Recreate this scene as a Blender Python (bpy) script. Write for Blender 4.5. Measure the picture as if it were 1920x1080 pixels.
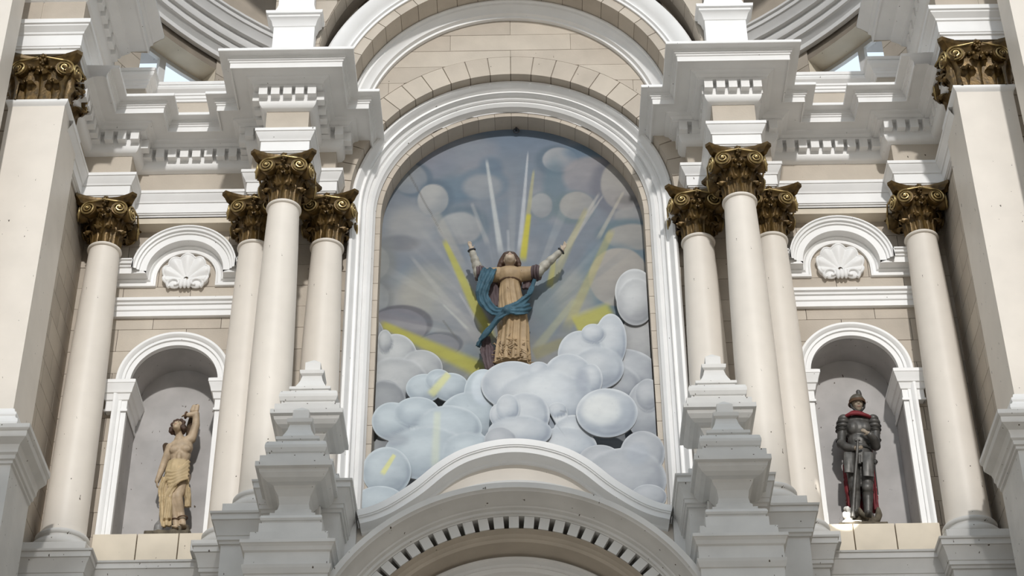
import bpy, bmesh, math, random
import numpy as np
from mathutils import Vector, Matrix, Quaternion
random.seed(7); rng = np.random.default_rng(11)
PI = math.pi
for o in list(bpy.data.objects): bpy.data.objects.remove(o)
SC = bpy.context.scene
COL = SC.collection

# ------------------------------------------------------------------ camera, sky, light, exposure
FPX, PITCH, YAW, ROLL, CX = 3647.98, math.radians(36.2098), math.radians(-0.4331), math.radians(-0.5875), 0.12464
CAM = Vector((CX, -18.2, 1.6))
_cp, _sp, _cy, _sy = math.cos(PITCH), math.sin(PITCH), math.cos(YAW), math.sin(YAW)
FWD = Vector((_sy*_cp, _cy*_cp, _sp)); _r = Vector((_cy, -_sy, 0)); _u = _r.cross(FWD)
RGT = math.cos(ROLL)*_r + math.sin(ROLL)*_u
UPV = -math.sin(ROLL)*_r + math.cos(ROLL)*_u
cd = bpy.data.cameras.new('camera'); cam = bpy.data.objects.new('camera', cd); COL.objects.link(cam)
cd.sensor_width = 36; cd.lens = FPX/1920*36; cd.clip_end = 300
m = Matrix((RGT, UPV, -FWD)).transposed().to_4x4(); m.translation = CAM
cam.matrix_world = m
SC.camera = cam
def at(px, py, Y):
    """the point of the photograph's pixel on the vertical plane y = Y"""
    d = FWD + RGT*((px-960)/FPX) - UPV*((py-540)/FPX)
    return CAM + d*((Y-CAM.y)/d.y)

w = bpy.data.worlds.new('sky'); SC.world = w; w.use_nodes = True
bg = w.node_tree.nodes['Background']
bg.inputs[0].default_value = (0.79, 0.90, 1.0, 1); bg.inputs[1].default_value = 1.02
BLOCKER_EDGE = -34.6  # edge of the unseen slab, set where its shadow covers the lower altar
def lamp(kind, name, loc, target, energy, color=(1,1,1), **kw):
    l = bpy.data.lights.new(name, kind); o = bpy.data.objects.new(name, l); COL.objects.link(o)
    l.energy = energy; l.color = color
    for k, v in kw.items(): setattr(l, k, v)
    o.location = loc
    o.rotation_euler = (Vector(target)-Vector(loc)).to_track_quat('-Z', 'Y').to_euler()
    return o
# daylight falling from the clerestory of the nave, over the visitor's head
SUN_EL = math.radians(24)
_ca = math.cos(SUN_EL); SUN_AZ = math.radians(5)
lamp('SUN', 'sun', (0, 0, 30), (-math.sin(SUN_AZ)*_ca, math.cos(SUN_AZ)*_ca, 30-math.sin(SUN_EL)), 1.85, (1.0, 0.975, 0.94), angle=math.radians(2.0))
# added fill lamps behind the visitor on either hand, brightening the undersides
for sx, cl in ((-1, (0.93, 0.97, 1.0)), (1, (1.0, 0.95, 0.88))):
    lamp('AREA', 'fill_lamp', (sx*14.6, -24, 7.5), (0, 0, 14), 620, cl, shape='RECTANGLE', size=10, size_y=7)
# a narrow sunbeam through a broken pane reaches the sill by the soldier's feet
lamp('SPOT', 'sunbeam', (-6, -28, 24), (3.47, -.10, 11.74), 95000, (1.0, .97, .9), spot_size=math.radians(1.0), spot_blend=.1, shadow_soft_size=.02).scale = (.62, .62, 1)
vs = SC.view_settings
vs.view_transform = 'Standard'; vs.look = 'None'; vs.gamma = 1; vs.exposure = 0.14; vs.use_curve_mapping = False

# ------------------------------------------------------------------ materials
def new_mat(name):
    mt = bpy.data.materials.new(name); mt.use_nodes = True
    return mt, mt.node_tree, mt.node_tree.nodes['Principled BSDF']
def paint(name, col, rough=0.55, var=0.06, specks=0.0, speck_col=(0.09,0.07,0.05), metallic=0.0, bump=0.0, scale=3.0, spec=0.3):
    mt, nt, b = new_mat(name); N = nt.nodes; L = nt.links
    tc = N.new('ShaderNodeTexCoord')
    n1 = N.new('ShaderNodeTexNoise'); n1.inputs['Scale'].default_value = scale; n1.inputs['Detail'].default_value = 6
    L.new(tc.outputs['Object'], n1.inputs['Vector'])
    r = N.new('ShaderNodeValToRGB')
    r.color_ramp.elements[0].position = 0.3; r.color_ramp.elements[1].position = 0.7
    r.color_ramp.elements[0].color = tuple(c*(1-var*2) for c in col)+(1,)
    r.color_ramp.elements[1].color = tuple(min(1, c*(1+var)) for c in col)+(1,)
    L.new(n1.outputs['Fac'], r.inputs['Fac'])
    out = r.outputs['Color']
    if specks > 0:
        mp = N.new('ShaderNodeMapping'); mp.inputs['Scale'].default_value = (1, 1, 0.45)
        L.new(tc.outputs['Object'], mp.inputs['Vector'])
        n2 = N.new('ShaderNodeTexNoise'); n2.inputs['Scale'].default_value = 27; n2.inputs['Detail'].default_value = 2
        L.new(mp.outputs['Vector'], n2.inputs['Vector'])
        r2 = N.new('ShaderNodeValToRGB')
        r2.color_ramp.elements[0].position = 0.785-specks*0.032; r2.color_ramp.elements[1].position = 0.80-specks*0.032
        r2.color_ramp.elements[0].color = (0,0,0,1); r2.color_ramp.elements[1].color = (1,1,1,1)
        L.new(n2.outputs['Fac'], r2.inputs['Fac'])
        mx = N.new('ShaderNodeMix'); mx.data_type = 'RGBA'
        L.new(r2.outputs['Color'], mx.inputs['Factor']); L.new(out, mx.inputs['A']); mx.inputs['B'].default_value = speck_col+(1,)
        out = mx.outputs['Result']
    L.new(out, b.inputs['Base Color'])
    b.inputs['Roughness'].default_value = rough; b.inputs['Metallic'].default_value = metallic
    b.inputs['Specular IOR Level'].default_value = spec
    if bump > 0:
        n3 = N.new('ShaderNodeTexNoise'); n3.inputs['Scale'].default_value = 40; n3.inputs['Detail'].default_value = 5
        L.new(tc.outputs['Object'], n3.inputs['Vector'])
        bp = N.new('ShaderNodeBump'); bp.inputs['Strength'].default_value = bump; bp.inputs['Distance'].default_value = 0.01
        L.new(n3.outputs['Fac'], bp.inputs['Height']); L.new(bp.outputs['Normal'], b.inputs['Normal'])
    return mt
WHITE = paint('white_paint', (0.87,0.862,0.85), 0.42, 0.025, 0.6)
WORN_SHADE  = paint('worn_shaded_white_paint', (0.70,0.685,0.66), 0.5, 0.05, 1.9)  # flecked worn paint, its base also darkened to deepen shade on lower parts
CREAM = paint('cream_paint', (0.775,0.715,0.64), 0.45, 0.025, 1.15)
STONE = paint('beige_stone', (0.52,0.455,0.38), 0.7, 0.06, 0.5, bump=0.15)
STONE2 = paint('beige_stone_pale', (0.56,0.495,0.415), 0.7, 0.05, 0.5, bump=0.15)
STONE3 = paint('beige_stone_dull', (0.49,0.43,0.36), 0.7, 0.05, 0.5, bump=0.15)
STONES = [STONE, STONE2, STONE3]
JOINT = paint('dark_joint', (0.31,0.265,0.215), 0.9, 0.1)
PLASTER = paint('niche_plaster', (0.46,0.44,0.43), 0.65, 0.08, 1.9)
GOLD  = paint('bronze_gilding', (0.115,0.068,0.018), 0.40, 0.30, metallic=0.45, scale=14, bump=0.25, spec=0.5)
GOLDL = paint('bright_gilding', (0.46,0.34,0.15), 0.32, 0.2, metallic=0.6, scale=14, spec=0.5)
FLOORM = paint('stone_floor', (0.58,0.52,0.45), 0.5, 0.1)
SILL  = paint('sill_stone', (0.70,0.62,0.50), 0.6, 0.05, 0.8)
FRAME = paint('window_frame_paint', (0.74,0.74,0.74), 0.5, 0.03)

def attr_mat(name, rough=0.6, bump=0.0):
    mt, nt, b = new_mat(name)
    a = nt.nodes.new('ShaderNodeVertexColor'); a.layer_name = 'paint'
    tc = nt.nodes.new('ShaderNodeTexCoord'); n = nt.nodes.new('ShaderNodeTexNoise')
    n.inputs['Scale'].default_value = 5; n.inputs['Detail'].default_value = 5
    mp = nt.nodes.new('ShaderNodeMapping'); mp.inputs['Rotation'].default_value = (0, 0.6, 0); mp.inputs['Scale'].default_value = (1, 1, 2.2)
    nt.links.new(tc.outputs['Object'], mp.inputs['Vector']); nt.links.new(mp.outputs['Vector'], n.inputs['Vector'])
    r = nt.nodes.new('ShaderNodeValToRGB'); r.color_ramp.elements[0].color = (0.93,0.93,0.94,1); r.color_ramp.elements[1].color = (1.04,1.04,1.035,1)
    r.color_ramp.elements[0].position = 0.3; r.color_ramp.elements[1].position = 0.7
    nt.links.new(n.outputs['Fac'], r.inputs['Fac'])
    mx = nt.nodes.new('ShaderNodeMix'); mx.data_type = 'RGBA'; mx.blend_type = 'MULTIPLY'; mx.inputs['Factor'].default_value = 1
    nt.links.new(a.outputs['Color'], mx.inputs['A']); nt.links.new(r.outputs['Color'], mx.inputs['B'])
    nt.links.new(mx.outputs['Result'], b.inputs['Base Color']); b.inputs['Roughness'].default_value = rough
    b.inputs['Specular IOR Level'].default_value = 0.25
    return mt
MURAL = attr_mat('mural_paint')

# ------------------------------------------------------------------ mesh helpers
class MB:
    """collects faces in world coordinates; s = -1 mirrors them to the other side of the altar"""
    def __init__(self, s=1): self.v = []; self.f = []; self.s = s
    def add(self, verts, faces):
        b = len(self.v)
        if self.s > 0:
            self.v += [tuple(p) for p in verts]; self.f += [tuple(b+i for i in f) for f in faces]
        else:
            self.v += [(-p[0], p[1], p[2]) for p in verts]; self.f += [tuple(b+i for i in reversed(f)) for f in faces]
        return self
    def grid(self, rows, closeu=False, closev=False):
        """rows: list of equal-length point lists; faces wind so the normal is (along row) x (next row)"""
        n = len(rows[0]); R = len(rows); vs = [p for r in rows for p in r]; fs = []
        for i in range(R if closev else R-1):
            a = i*n; b = ((i+1) % R)*n
            for j in range(n if closeu else n-1):
                k = (j+1) % n
                fs.append((a+j, a+k, b+k, b+j))
        return self.add(vs, fs)
    def box(self, x0, x1, y0, y1, z0, z1, c=0.0):
        if c <= 0:
            v = [(x0,y0,z0),(x1,y0,z0),(x1,y1,z0),(x0,y1,z0),(x0,y0,z1),(x1,y0,z1),(x1,y1,z1),(x0,y1,z1)]
            return self.add(v, [(0,3,2,1),(4,5,6,7),(0,1,5,4),(1,2,6,5),(2,3,7,6),(3,0,4,7)])
        # chamfered towards the viewer only
        v = [(x0,y1,z0),(x1,y1,z0),(x1,y1,z1),(x0,y1,z1),(x0,y0+c,z0),(x1,y0+c,z0),(x1,y0+c,z1),(x0,y0+c,z1),
             (x0+c,y0,z0+c),(x1-c,y0,z0+c),(x1-c,y0,z1-c),(x0+c,y0,z1-c)]
        return self.add(v, [(0,3,2,1),(0,1,5,4),(1,2,6,5),(2,3,7,6),(3,0,4,7),(4,5,9,8),(5,6,10,9),(6,7,11,10),(7,4,8,11),(8,9,10,11)])
    def prism(self, poly, y0, y1):
        """poly: (x,z) counter-clockwise seen from the front; extruded from y0 (front) back to y1"""
        n = len(poly); v = [(x,y0,z) for x,z in poly]+[(x,y1,z) for x,z in poly]
        f = [tuple(range(n)), tuple(reversed(range(n,2*n)))]
        for i in range(n):
            j = (i+1) % n; f.append((i, n+i, n+j, j))
        return self.add(v, f)
    def plan_prism(self, poly, z0, z1):
        """poly: (x,y) counter-clockwise from above"""
        n = len(poly); v = [(x,y,z0) for x,y in poly]+[(x,y,z1) for x,y in poly]
        f = [tuple(reversed(range(n))), tuple(range(n,2*n))]
        for i in range(n):
            j = (i+1) % n; f.append((i, j, n+j, n+i))
        return self.add(v, f)
    def lathe(self, prof, cx, cy, n=40):
        rows = [[(cx+r*math.cos(2*PI*k/n), cy+r*math.sin(2*PI*k/n), z) for k in range(n)] for r, z in prof]
        self.grid(rows, closeu=True)
        b = len(self.v)
        return self
    def sqlathe(self, prof, cx, cy):
        rows = [[(cx-h,cy-h,z),(cx+h,cy-h,z),(cx+h,cy+h,z),(cx-h,cy+h,z)] for h, z in prof]
        self.grid(rows, closeu=True)
        for h, z, up in ((prof[0][0], prof[0][1], 0), (prof[-1][0], prof[-1][1], 1)):
            q = [(cx-h,cy-h,z),(cx+h,cy-h,z),(cx+h,cy+h,z),(cx-h,cy+h,z)]
            if h > 0: self.add(q, [(0,1,2,3) if up else (3,2,1,0)])
        return self
    def sweep_plan(self, path, prof):
        """moulding: path (x,y) walked so that the outside lies to its right; prof (offset, z) from bottom to top"""
        nr = mitres(path)
        rows = [[(p[0]+q[0]*o, p[1]+q[1]*o, z) for p, q in zip(path, nr)] for o, z in prof]
        return self.grid(rows)
    def sweep_xz(self, path, prof, closed_prof=False):
        """moulding in elevation: path (x,z), outside to its left; prof (n, y) listed so the visible face is outward"""
        nr = mitres_l(path)
        rows = [[(p[0]+q[0]*n, y, p[1]+q[1]*n) for p, q in zip(path, nr)] for n, y in prof]
        return self.grid(rows, closev=closed_prof)
    def arc(self, cx, cz, prof, a0=0, a1=180, n=64, closed=False):
        """prof (R, y); swept from angle a1 (left) to a0 (right)"""
        rows = []
        for R, y in prof:
            rows.append([(cx+R*math.cos(math.radians(a1+(a0-a1)*k/n)), y, cz+R*math.sin(math.radians(a1+(a0-a1)*k/n))) for k in range(n+1)])
        return self.grid(rows, closev=closed)
    def sphere(self, c, r, nu=12, nv=8, M=None):
        if not isinstance(r, (tuple, list, Vector)): r = (r,r,r)
        rows = []
        for i in range(nv+1):
            t = PI*i/nv
            row = []
            for k in range(nu):
                p = Vector((r[0]*math.sin(t)*math.cos(2*PI*k/nu), r[1]*math.sin(t)*math.sin(2*PI*k/nu), -r[2]*math.cos(t)))
                if M is not None: p = M @ p
                row.append((c[0]+p.x, c[1]+p.y, c[2]+p.z))
            rows.append(row)
        return self.grid(rows, closeu=True)
    def tube(self, pts, rad, n=8, cap=True):
        pts = [Vector(p) for p in pts]
        if not isinstance(rad, (list, tuple)): rad = [rad]*len(pts)
        rows = []; up = None
        for i, p in enumerate(pts):
            t = (pts[min(i+1, len(pts)-1)]-pts[max(i-1, 0)]).normalized()
            if up is None:
                up = Vector((0,0,1)) if abs(t.z) < 0.9 else Vector((1,0,0))
            a = t.cross(up).normalized(); up = a.cross(t).normalized()
            rows.append([tuple(p+rad[i]*(math.cos(2*PI*k/n)*a-math.sin(2*PI*k/n)*up)) for k in range(n)])
        self.grid(rows, closeu=True)
        if cap:
            self.add(rows[0], [tuple(reversed(range(n)))]); self.add(rows[-1], [tuple(range(n))])
        return self
def _norm(d):
    l = math.hypot(*d); return (d[0]/l, d[1]/l)
def mitres(path, left=False):
    out = []
    n = len(path)
    def nrm(i):
        d = _norm((path[i+1][0]-path[i][0], path[i+1][1]-path[i][1]))
        return (-d[1], d[0]) if left else (d[1], -d[0])
    for i in range(n):
        if i == 0: out.append(nrm(0)); continue
        if i == n-1: out.append(nrm(n-2)); continue
        a = nrm(i-1); b = nrm(i)
        k = 1+a[0]*b[0]+a[1]*b[1]
        out.append(((a[0]+b[0])/max(k, .2), (a[1]+b[1])/max(k, .2)))
    return out
def mitres_l(path): return mitres(path, True)

def wloc(o):
    p = Vector((0,0,0))
    while o is not None: p += o.location; o = o.parent
    return p
def make_mesh(name, verts, faces, mat, smooth=None):
    me = bpy.data.meshes.new(name); me.from_pydata(verts, [], faces); me.update()
    if mat is not None: me.materials.append(mat)
    if smooth is not None:
        me.polygons.foreach_set('use_smooth', [True]*len(me.polygons))
        if smooth < 180: me.set_sharp_from_angle(angle=math.radians(smooth))
    return me
def obj(name, mb, mat, parent=None, smooth=None, label=None):
    off = wloc(parent) if parent else Vector((0,0,0))
    me = make_mesh(name, [(v[0]-off.x, v[1]-off.y, v[2]-off.z) for v in mb.v], mb.f, mat, smooth)
    o = bpy.data.objects.new(name, me); COL.objects.link(o)
    if parent: o.parent = parent
    if label: o['label'] = label
    return o
def islands(mb):
    par = list(range(len(mb.v)))
    def fd(a):
        while par[a] != a: par[a] = par[par[a]]; a = par[a]
        return a
    for f in mb.f:
        r = fd(f[0])
        for i in f[1:]: par[fd(i)] = r
    out = {}
    for f in mb.f: out.setdefault(fd(f[0]), []).append(f)
    res = []
    for fs in out.values():
        ids = sorted({i for f in fs for i in f}); mp = {i: k for k, i in enumerate(ids)}
        b = MB(); b.v = [mb.v[i] for i in ids]; b.f = [tuple(mp[i] for i in f) for f in fs]; res.append(b)
    return res
def split(name, mb, mat, parent, smooth=None):
    """every separate piece becomes a part of its own"""
    weld = {}; idx = []
    for v in mb.v:
        k = (round(v[0], 5), round(v[1], 5), round(v[2], 5)); idx.append(weld.setdefault(k, len(weld)))
    w_ = MB(); w_.v = list(weld.keys()); w_.f = [f for f in (tuple(dict.fromkeys(idx[i] for i in q)) for q in mb.f) if len(f) > 2]
    return [obj(name, b, mat, parent, smooth) for b in islands(w_)]
def inst(name, me, parent, loc, rot=(0,0,0), scale=(1,1,1)):
    o = bpy.data.objects.new(name, me); COL.objects.link(o); o.parent = parent
    off = wloc(parent)
    o.location = Vector(loc)-off; o.rotation_euler = rot; o.scale = scale
    return o
def thing(name, loc, label, cat, group=None):
    o = bpy.data.objects.new(name, None); COL.objects.link(o); o.location = loc; o.empty_display_size = 0.2
    o['label'] = label; o['category'] = cat
    if group: o['group'] = group
    return o
def tag(o, label, cat, group=None):
    o['label'] = label; o['category'] = cat
    if group: o['group'] = group
    return o
def struct(name, mb, mat, label, cat='wall', smooth=None):
    o = obj(name, mb, mat, None, smooth); o['kind'] = 'structure'; o['label'] = label; o['category'] = cat
    return o
SIDES = ((1, 'left'), (-1, 'right'))    # everything is drawn for the left half and mirrored
def sm(pts, n=6):
    """Catmull-Rom through points"""
    P = [Vector(p) for p in pts]; P = [P[0]*2-P[1]]+P+[P[-1]*2-P[-2]]; out = []
    for i in range(1, len(P)-2):
        for k in range(n):
            t = k/n; a,b,c,d = P[i-1],P[i],P[i+1],P[i+2]
            out.append(0.5*((2*b)+(c-a)*t+(2*a-5*b+4*c-d)*t*t+(3*b-a-3*c+d)*t**3))
    out.append(P[-2]); return out

# ------------------------------------------------------------------ large structure
fl = MB().box(-16, 16, -46, 6, -0.3, 0)
struct('floor', fl, FLOORM, 'wide stone floor of the church far below the altar', 'floor')
# the nave the visitor stands in: an added slab behind blocks the sun from the lower altar
NAVE = paint('nave_plaster', (0.66,0.60,0.53), 0.8, 0.05)
mb = MB(); mb.box(-15, 15, -46, BLOCKER_EDGE, 26.0, 26.5)
struct('sun_blocker_nave', mb, NAVE, 'plain unseen slab behind the visitor, blocking the sun from the lower altar', 'ceiling')
for s, side in SIDES:
    mb = MB(s); mb.box(-15.3, -15, -46, 6, 0, 26.5); struct('wall_nave_'+side, mb, NAVE, side+' wall of the nave, out of view', 'wall')
mb = MB(); mb.box(-15, 15, -46.3, -46, 0, 26.5); struct('wall_entrance', mb, NAVE, 'entrance wall of the nave, out of view', 'wall')
# wall of the lower storey that carries everything seen in the photograph
mb = MB()
mb.box(-5.05, -1.5, -0.9, 0.6, 0, 10.6); mb.box(1.5, 5.05, -0.9, 0.6, 0, 10.6); mb.box(-1.5, 1.5, -0.9, 0.6, 0, 9.6)
struct('wall_base', mb, STONE, 'plain lower storey wall under the altar niches', 'wall')

def stone_course_wall(parent, x0, x1, z0, z1, y, depth, h, L, s, clip=None, phase=0.0, gap=0.0028):
    """courses of stones, each stone an object; clip(x) gives the (zmin, zmax) left free at x"""
    z = z0; k = 0
    while z < z1-0.03:
        zt = min(z+h, z1)
        x = x0-((k*0.5+phase) % 1.0)*L
        while x < x1:
            xa = max(x, x0)+gap; xb = min(x+L, x1)-gap
            if xb-xa > 0.03: stone(parent, xa, xb, z+gap, zt-gap, y, depth, s, clip)
            x += L
        z = zt; k += 1
def stone(parent, xa, xb, za, zb, y, depth, s, clip):
    if clip is None:
        pieces = [[(xa,za),(xb,za),(xb,zb),(xa,zb)]]
    else:
        n = max(6, int((xb-xa)/0.03)); cur = []; pieces = []
        for i in range(n+1):
            x = xa+(xb-xa)*i/n
            lo, hi = clip(x); lo = max(lo, za); hi = min(hi, zb)
            if hi-lo > 0.006: cur.append((x, lo, hi))
            else:
                if len(cur) > 1: pieces.append(cur)
                cur = []
        if len(cur) > 1: pieces.append(cur)
        pieces = [[(c[0], c[1]) for c in q]+[(c[0], c[2]) for c in reversed(q)] for q in pieces]
        pieces = [simplify(q) for q in pieces]
    for poly in pieces:
        if len(poly) < 3: continue
        m = MB(s); m.prism(poly, y+random.uniform(-.002, .002), y+depth)
        obj('stone', m, random.choice(STONES), parent)
def simplify(q):
    out = []
    n = len(q)
    for i in range(n):
        a, b, c = q[i-1], q[i], q[(i+1) % n]
        if abs((b[0]-a[0])*(c[1]-b[1])-(b[1]-a[1])*(c[0]-b[0])) > 1e-7: out.append(b)
    return out

NX, NR, NSP = 3.80, 0.49, 13.62         # side niches: centre, radius, springing
ARZ = 15.99                             # springing of the great arch round the painting

# ---- bays with the statue niches
for s, side in SIDES:
    def nclip(x, zb=11.66):
        d = abs(x+NX)
        if d > NR+.10: return (0, 99)
        return (NSP+math.sqrt(max(0, (NR+.10)**2-d*d)), 99)
    mb = MB(s)
    mb.box(-5.3, -NX-NR-.09, -0.005, 0.45, 10.5, 15.95); mb.box(-NX+NR+.09, -1.95, -0.005, 0.45, 10.5, 15.95)
    mb.box(-NX-NR-.09, -NX+NR+.09, -0.005, 0.45, 10.5, 11.5)
    n = 24; top = [(-NX-NR-.09, 15.95)]; 
    arcp = [(-NX+(NR+.09)*math.cos(PI-PI*k/n), NSP+(NR+.09)*math.sin(PI-PI*k/n)) for k in range(n+1)]
    for k in range(n):
        a, b = arcp[k], arcp[k+1]
        mb.prism([a, b, (b[0], 15.95), (a[0], 15.95)], -0.005, 0.45)
    wl_ = struct('wall_'+side, mb, JOINT, side+' wall bay of beige stone around the statue niche')
    stone_course_wall(wl_, -5.06, -2.0, 11.1, 15.86, -0.05, 0.05, 0.298, 0.78, s, nclip, phase=.3)
    # niche hollow: side reveals, vault and flat back
    mb = MB(s)
    prof = [(-NX-NR, 11.66)]+[(-NX+NR*math.cos(PI-PI*k/32), NSP+NR*math.sin(PI-PI*k/32)) for k in range(33)]+[(-NX+NR, 11.66)]
    rows = [[(x, -0.045, z) for x, z in prof], [(x, 0.405, z) for x, z in prof]]
    mb.grid(rows[::-1])
    # shallow curved back
    nb = 20; rows = []
    zt = lambda x: NSP+math.sqrt(max(0, NR*NR-(x+NX)**2))
    for zk in range(13):
        row = []
        for k in range(nb+1):
            x = -NX-NR+2*NR*k/nb
            row.append((x, 0.40, 11.66+(zt(x)-11.66)*zk/12))
        rows.append(row)
    mb.grid(rows)
    nf = obj('niche_hollow', mb, PLASTER, wl_, 40)
    mb = MB(s); mb.box(-NX-NR, -NX+NR, -0.09, 0.42, 11.3, 11.66); obj('niche_floor', mb, SILL, wl_)
    # sill stones in front of the niche
    for xa, xb in ((-4.46, -3.99), (-3.985, -3.55), (-3.545, -3.14)):
        mb = MB(s); mb.box(xa+.003, xb-.003, -0.17, 0.0, 11.1, 11.662, 0.004); obj('sill_stone', mb, SILL, wl_)
    # pier side wall (faces the altar) built of stones
    mb = MB(s); mb.box(-5.4, -5.065, -1.14, 0.4, 9.5, 15.9)
    pw = struct('wall_pier_'+side, mb, JOINT, side+' pier side wall of beige blocks next to the outer column')
    z = 11.0; k = 0
    while z < 15.8:
        zt_ = min(z+.30, 15.86); y = -1.15-(.27 if k % 2 else 0)
        while y < -0.06:
            ya, yb = max(y, -1.15)+.005, min(y+.55, -0.052)-.005
            if yb-ya > .03:
                mb = MB(s); mb.add([(-5.07,ya,z+.004),(-5.07,yb,z+.004),(-5.07,yb,zt_-.004),(-5.07,ya,zt_-.004),
                                    (-5.055,ya,z+.004),(-5.055,yb,z+.004),(-5.055,yb,zt_-.004),(-5.055,ya,zt_-.004)],
                                   [(4,5,6,7),(0,4,7,3),(1,2,6,5),(3,7,6,2),(0,1,5,4)])
                obj('stone', mb, random.choice(STONES), pw)
            y += .55
        z = zt_; k += 1
    # wall of the side aisle seen past the pier, in shade
    mb = MB(s); mb.box(-9, -5.45, -0.6, -0.3, 0, 21)
    aw = struct('wall_aisle_'+side, mb, JOINT, side+' aisle wall of grey blocks seen beyond the giant pilaster')
    for zz in range(14, 23):
        for xx in range(3):
            mb = MB(s); z0 = 10.3+zz*.33
            mb.box(-5.46-.9*(xx+1)+(.45 if zz % 2 else 0), min(-5.455, -5.46-.9*xx+(.45 if zz % 2 else 0)-.01), -0.63, -0.6, z0+.005, z0+.325, .004)
            obj('stone', mb, STONE3, aw)

# ---- middle bay: wall strips beside the frame, tympanum, stepped arches
mb = MB()
for s in (1, -1):
    mb.s = s; mb.box(-2.3, -1.93, -0.09, 0.3, 10.5, 16.2)
tw_n = 48; R0 = 1.926
mb.s = 1
pts = [(R0*math.cos(PI-PI*k/tw_n), ARZ+R0*math.sin(PI-PI*k/tw_n)) for k in range(tw_n+1)]
for k in range(tw_n):
    a, b = pts[k], pts[k+1]; mb.prism([a, b, (b[0], 19.6), (a[0], 19.6)], -0.39, 0.0)
wc = struct('wall_centre', mb, JOINT, 'pale stone tympanum wall over the arched painting')
for s, side in SIDES:
    for k in range(17):
        mb = MB(s); z0 = 11.2+k*.28; mb.box(-2.12, -1.925, -0.11, -0.08, z0+.004, z0+.276, .003)
        obj('stone', mb, random.choice(STONES), wc)
nv = 24
for k in range(nv):                                     # voussoirs of the arch
    a0, a1 = PI*k/nv+.003, PI*(k+1)/nv-.003; m_ = 5
    ri, ro = 1.915, 2.20
    poly = [(ri*math.cos(a0+(a1-a0)*i/m_), ARZ+ri*math.sin(a0+(a1-a0)*i/m_)) for i in range(m_+1)]
    poly = [(x, z) for x, z in poly][::-1]
    out_ = [(ro*math.cos(a0+(a1-a0)*i/m_), ARZ+ro*math.sin(a0+(a1-a0)*i/m_)) for i in range(m_+1)]
    mb = MB(); mb.prism(poly+out_, -0.40+random.uniform(-.002, .002), -0.2)
    mb.f = [tuple(reversed(f)) for f in mb.f] if False else mb.f
    obj('voussoir', mb, random.choice(STONES[:2]), wc)
def tclip(x):
    lo = ARZ+math.sqrt(max(0, 2.205**2-x*x)); hi = 17.03+math.sqrt(max(0, 1.95**2-x*x))
    return (lo, hi)
stone_course_wall(wc, -1.95, 1.95, 16.73, 19.0, -0.40, 0.05, 0.262, 1.5, 1, tclip, phase=.2)
# intrados stones, second arch and spandrels
def ring_stone(parent, cx, cz, R0, R1, a0, a1, y0, y1, mat, name='stone', m_=5):
    mb = MB()
    i_ = [(cx+R0*math.cos(a1+(a0-a1)*i/m_), cz+R0*math.sin(a1+(a0-a1)*i/m_)) for i in range(m_+1)]
    o_ = [(cx+R1*math.cos(a0+(a1-a0)*i/m_), cz+R1*math.sin(a0+(a1-a0)*i/m_)) for i in range(m_+1)]
    mb.prism(i_+o_, y0, y1); return obj(name, mb, mat, parent)
mb = MB(); mb.arc(0, 17.03, [(1.972, -.38), (1.972, -.87), (2.30, -.87), (2.30, -.38)], n=72, closed=True)
a2 = struct('wall_arch', mb, JOINT, 'stepped stone arch of beige blocks above the tympanum', 'arch')
nv = 23
for k in range(nv):
    a0, a1 = PI*k/nv+.0022, PI*(k+1)/nv-.0022
    ring_stone(a2, 0, 17.03, 1.965, 2.10, a0, a1, -.88, -.385, random.choice(STONES))
mb = MB(); n = 60; SZ, SR = 17.48, 2.30
arcp = [(SR*math.cos(PI-PI*k/n), SZ+SR*math.sin(PI-PI*k/n)) for k in range(n+1)]
for k in range(n):
    a, b = arcp[k], arcp[k+1]; mb.prism([a, b, (b[0], 21.5), (a[0], 21.5)], -1.14, -0.7)
for s in (1, -1):
    mb.s = s; mb.box(-2.84, -SR, -1.14, -0.3, 17.0, 21.5)
a3 = struct('wall_spandrel', mb, JOINT, 'beige spandrel wall behind the two upper pedestals', 'wall')
def sclip(x):
    d = abs(x)
    return (SZ+math.sqrt(SR*SR-d*d) if d < SR else 0, 99)
for s, side in SIDES:
    stone_course_wall(a3, -2.845, -0.4, 17.03, 20.5, -1.15, 0.03, 0.36, 0.62, s, sclip)
nv = 25
for k in range(nv):
    a0, a1 = PI*k/nv+.002, PI*(k+1)/nv-.002
    ring_stone(a3, 0, SZ, SR-.006, SR+.02, a0, a1, -1.135, -.9, random.choice(STONES))

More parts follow.
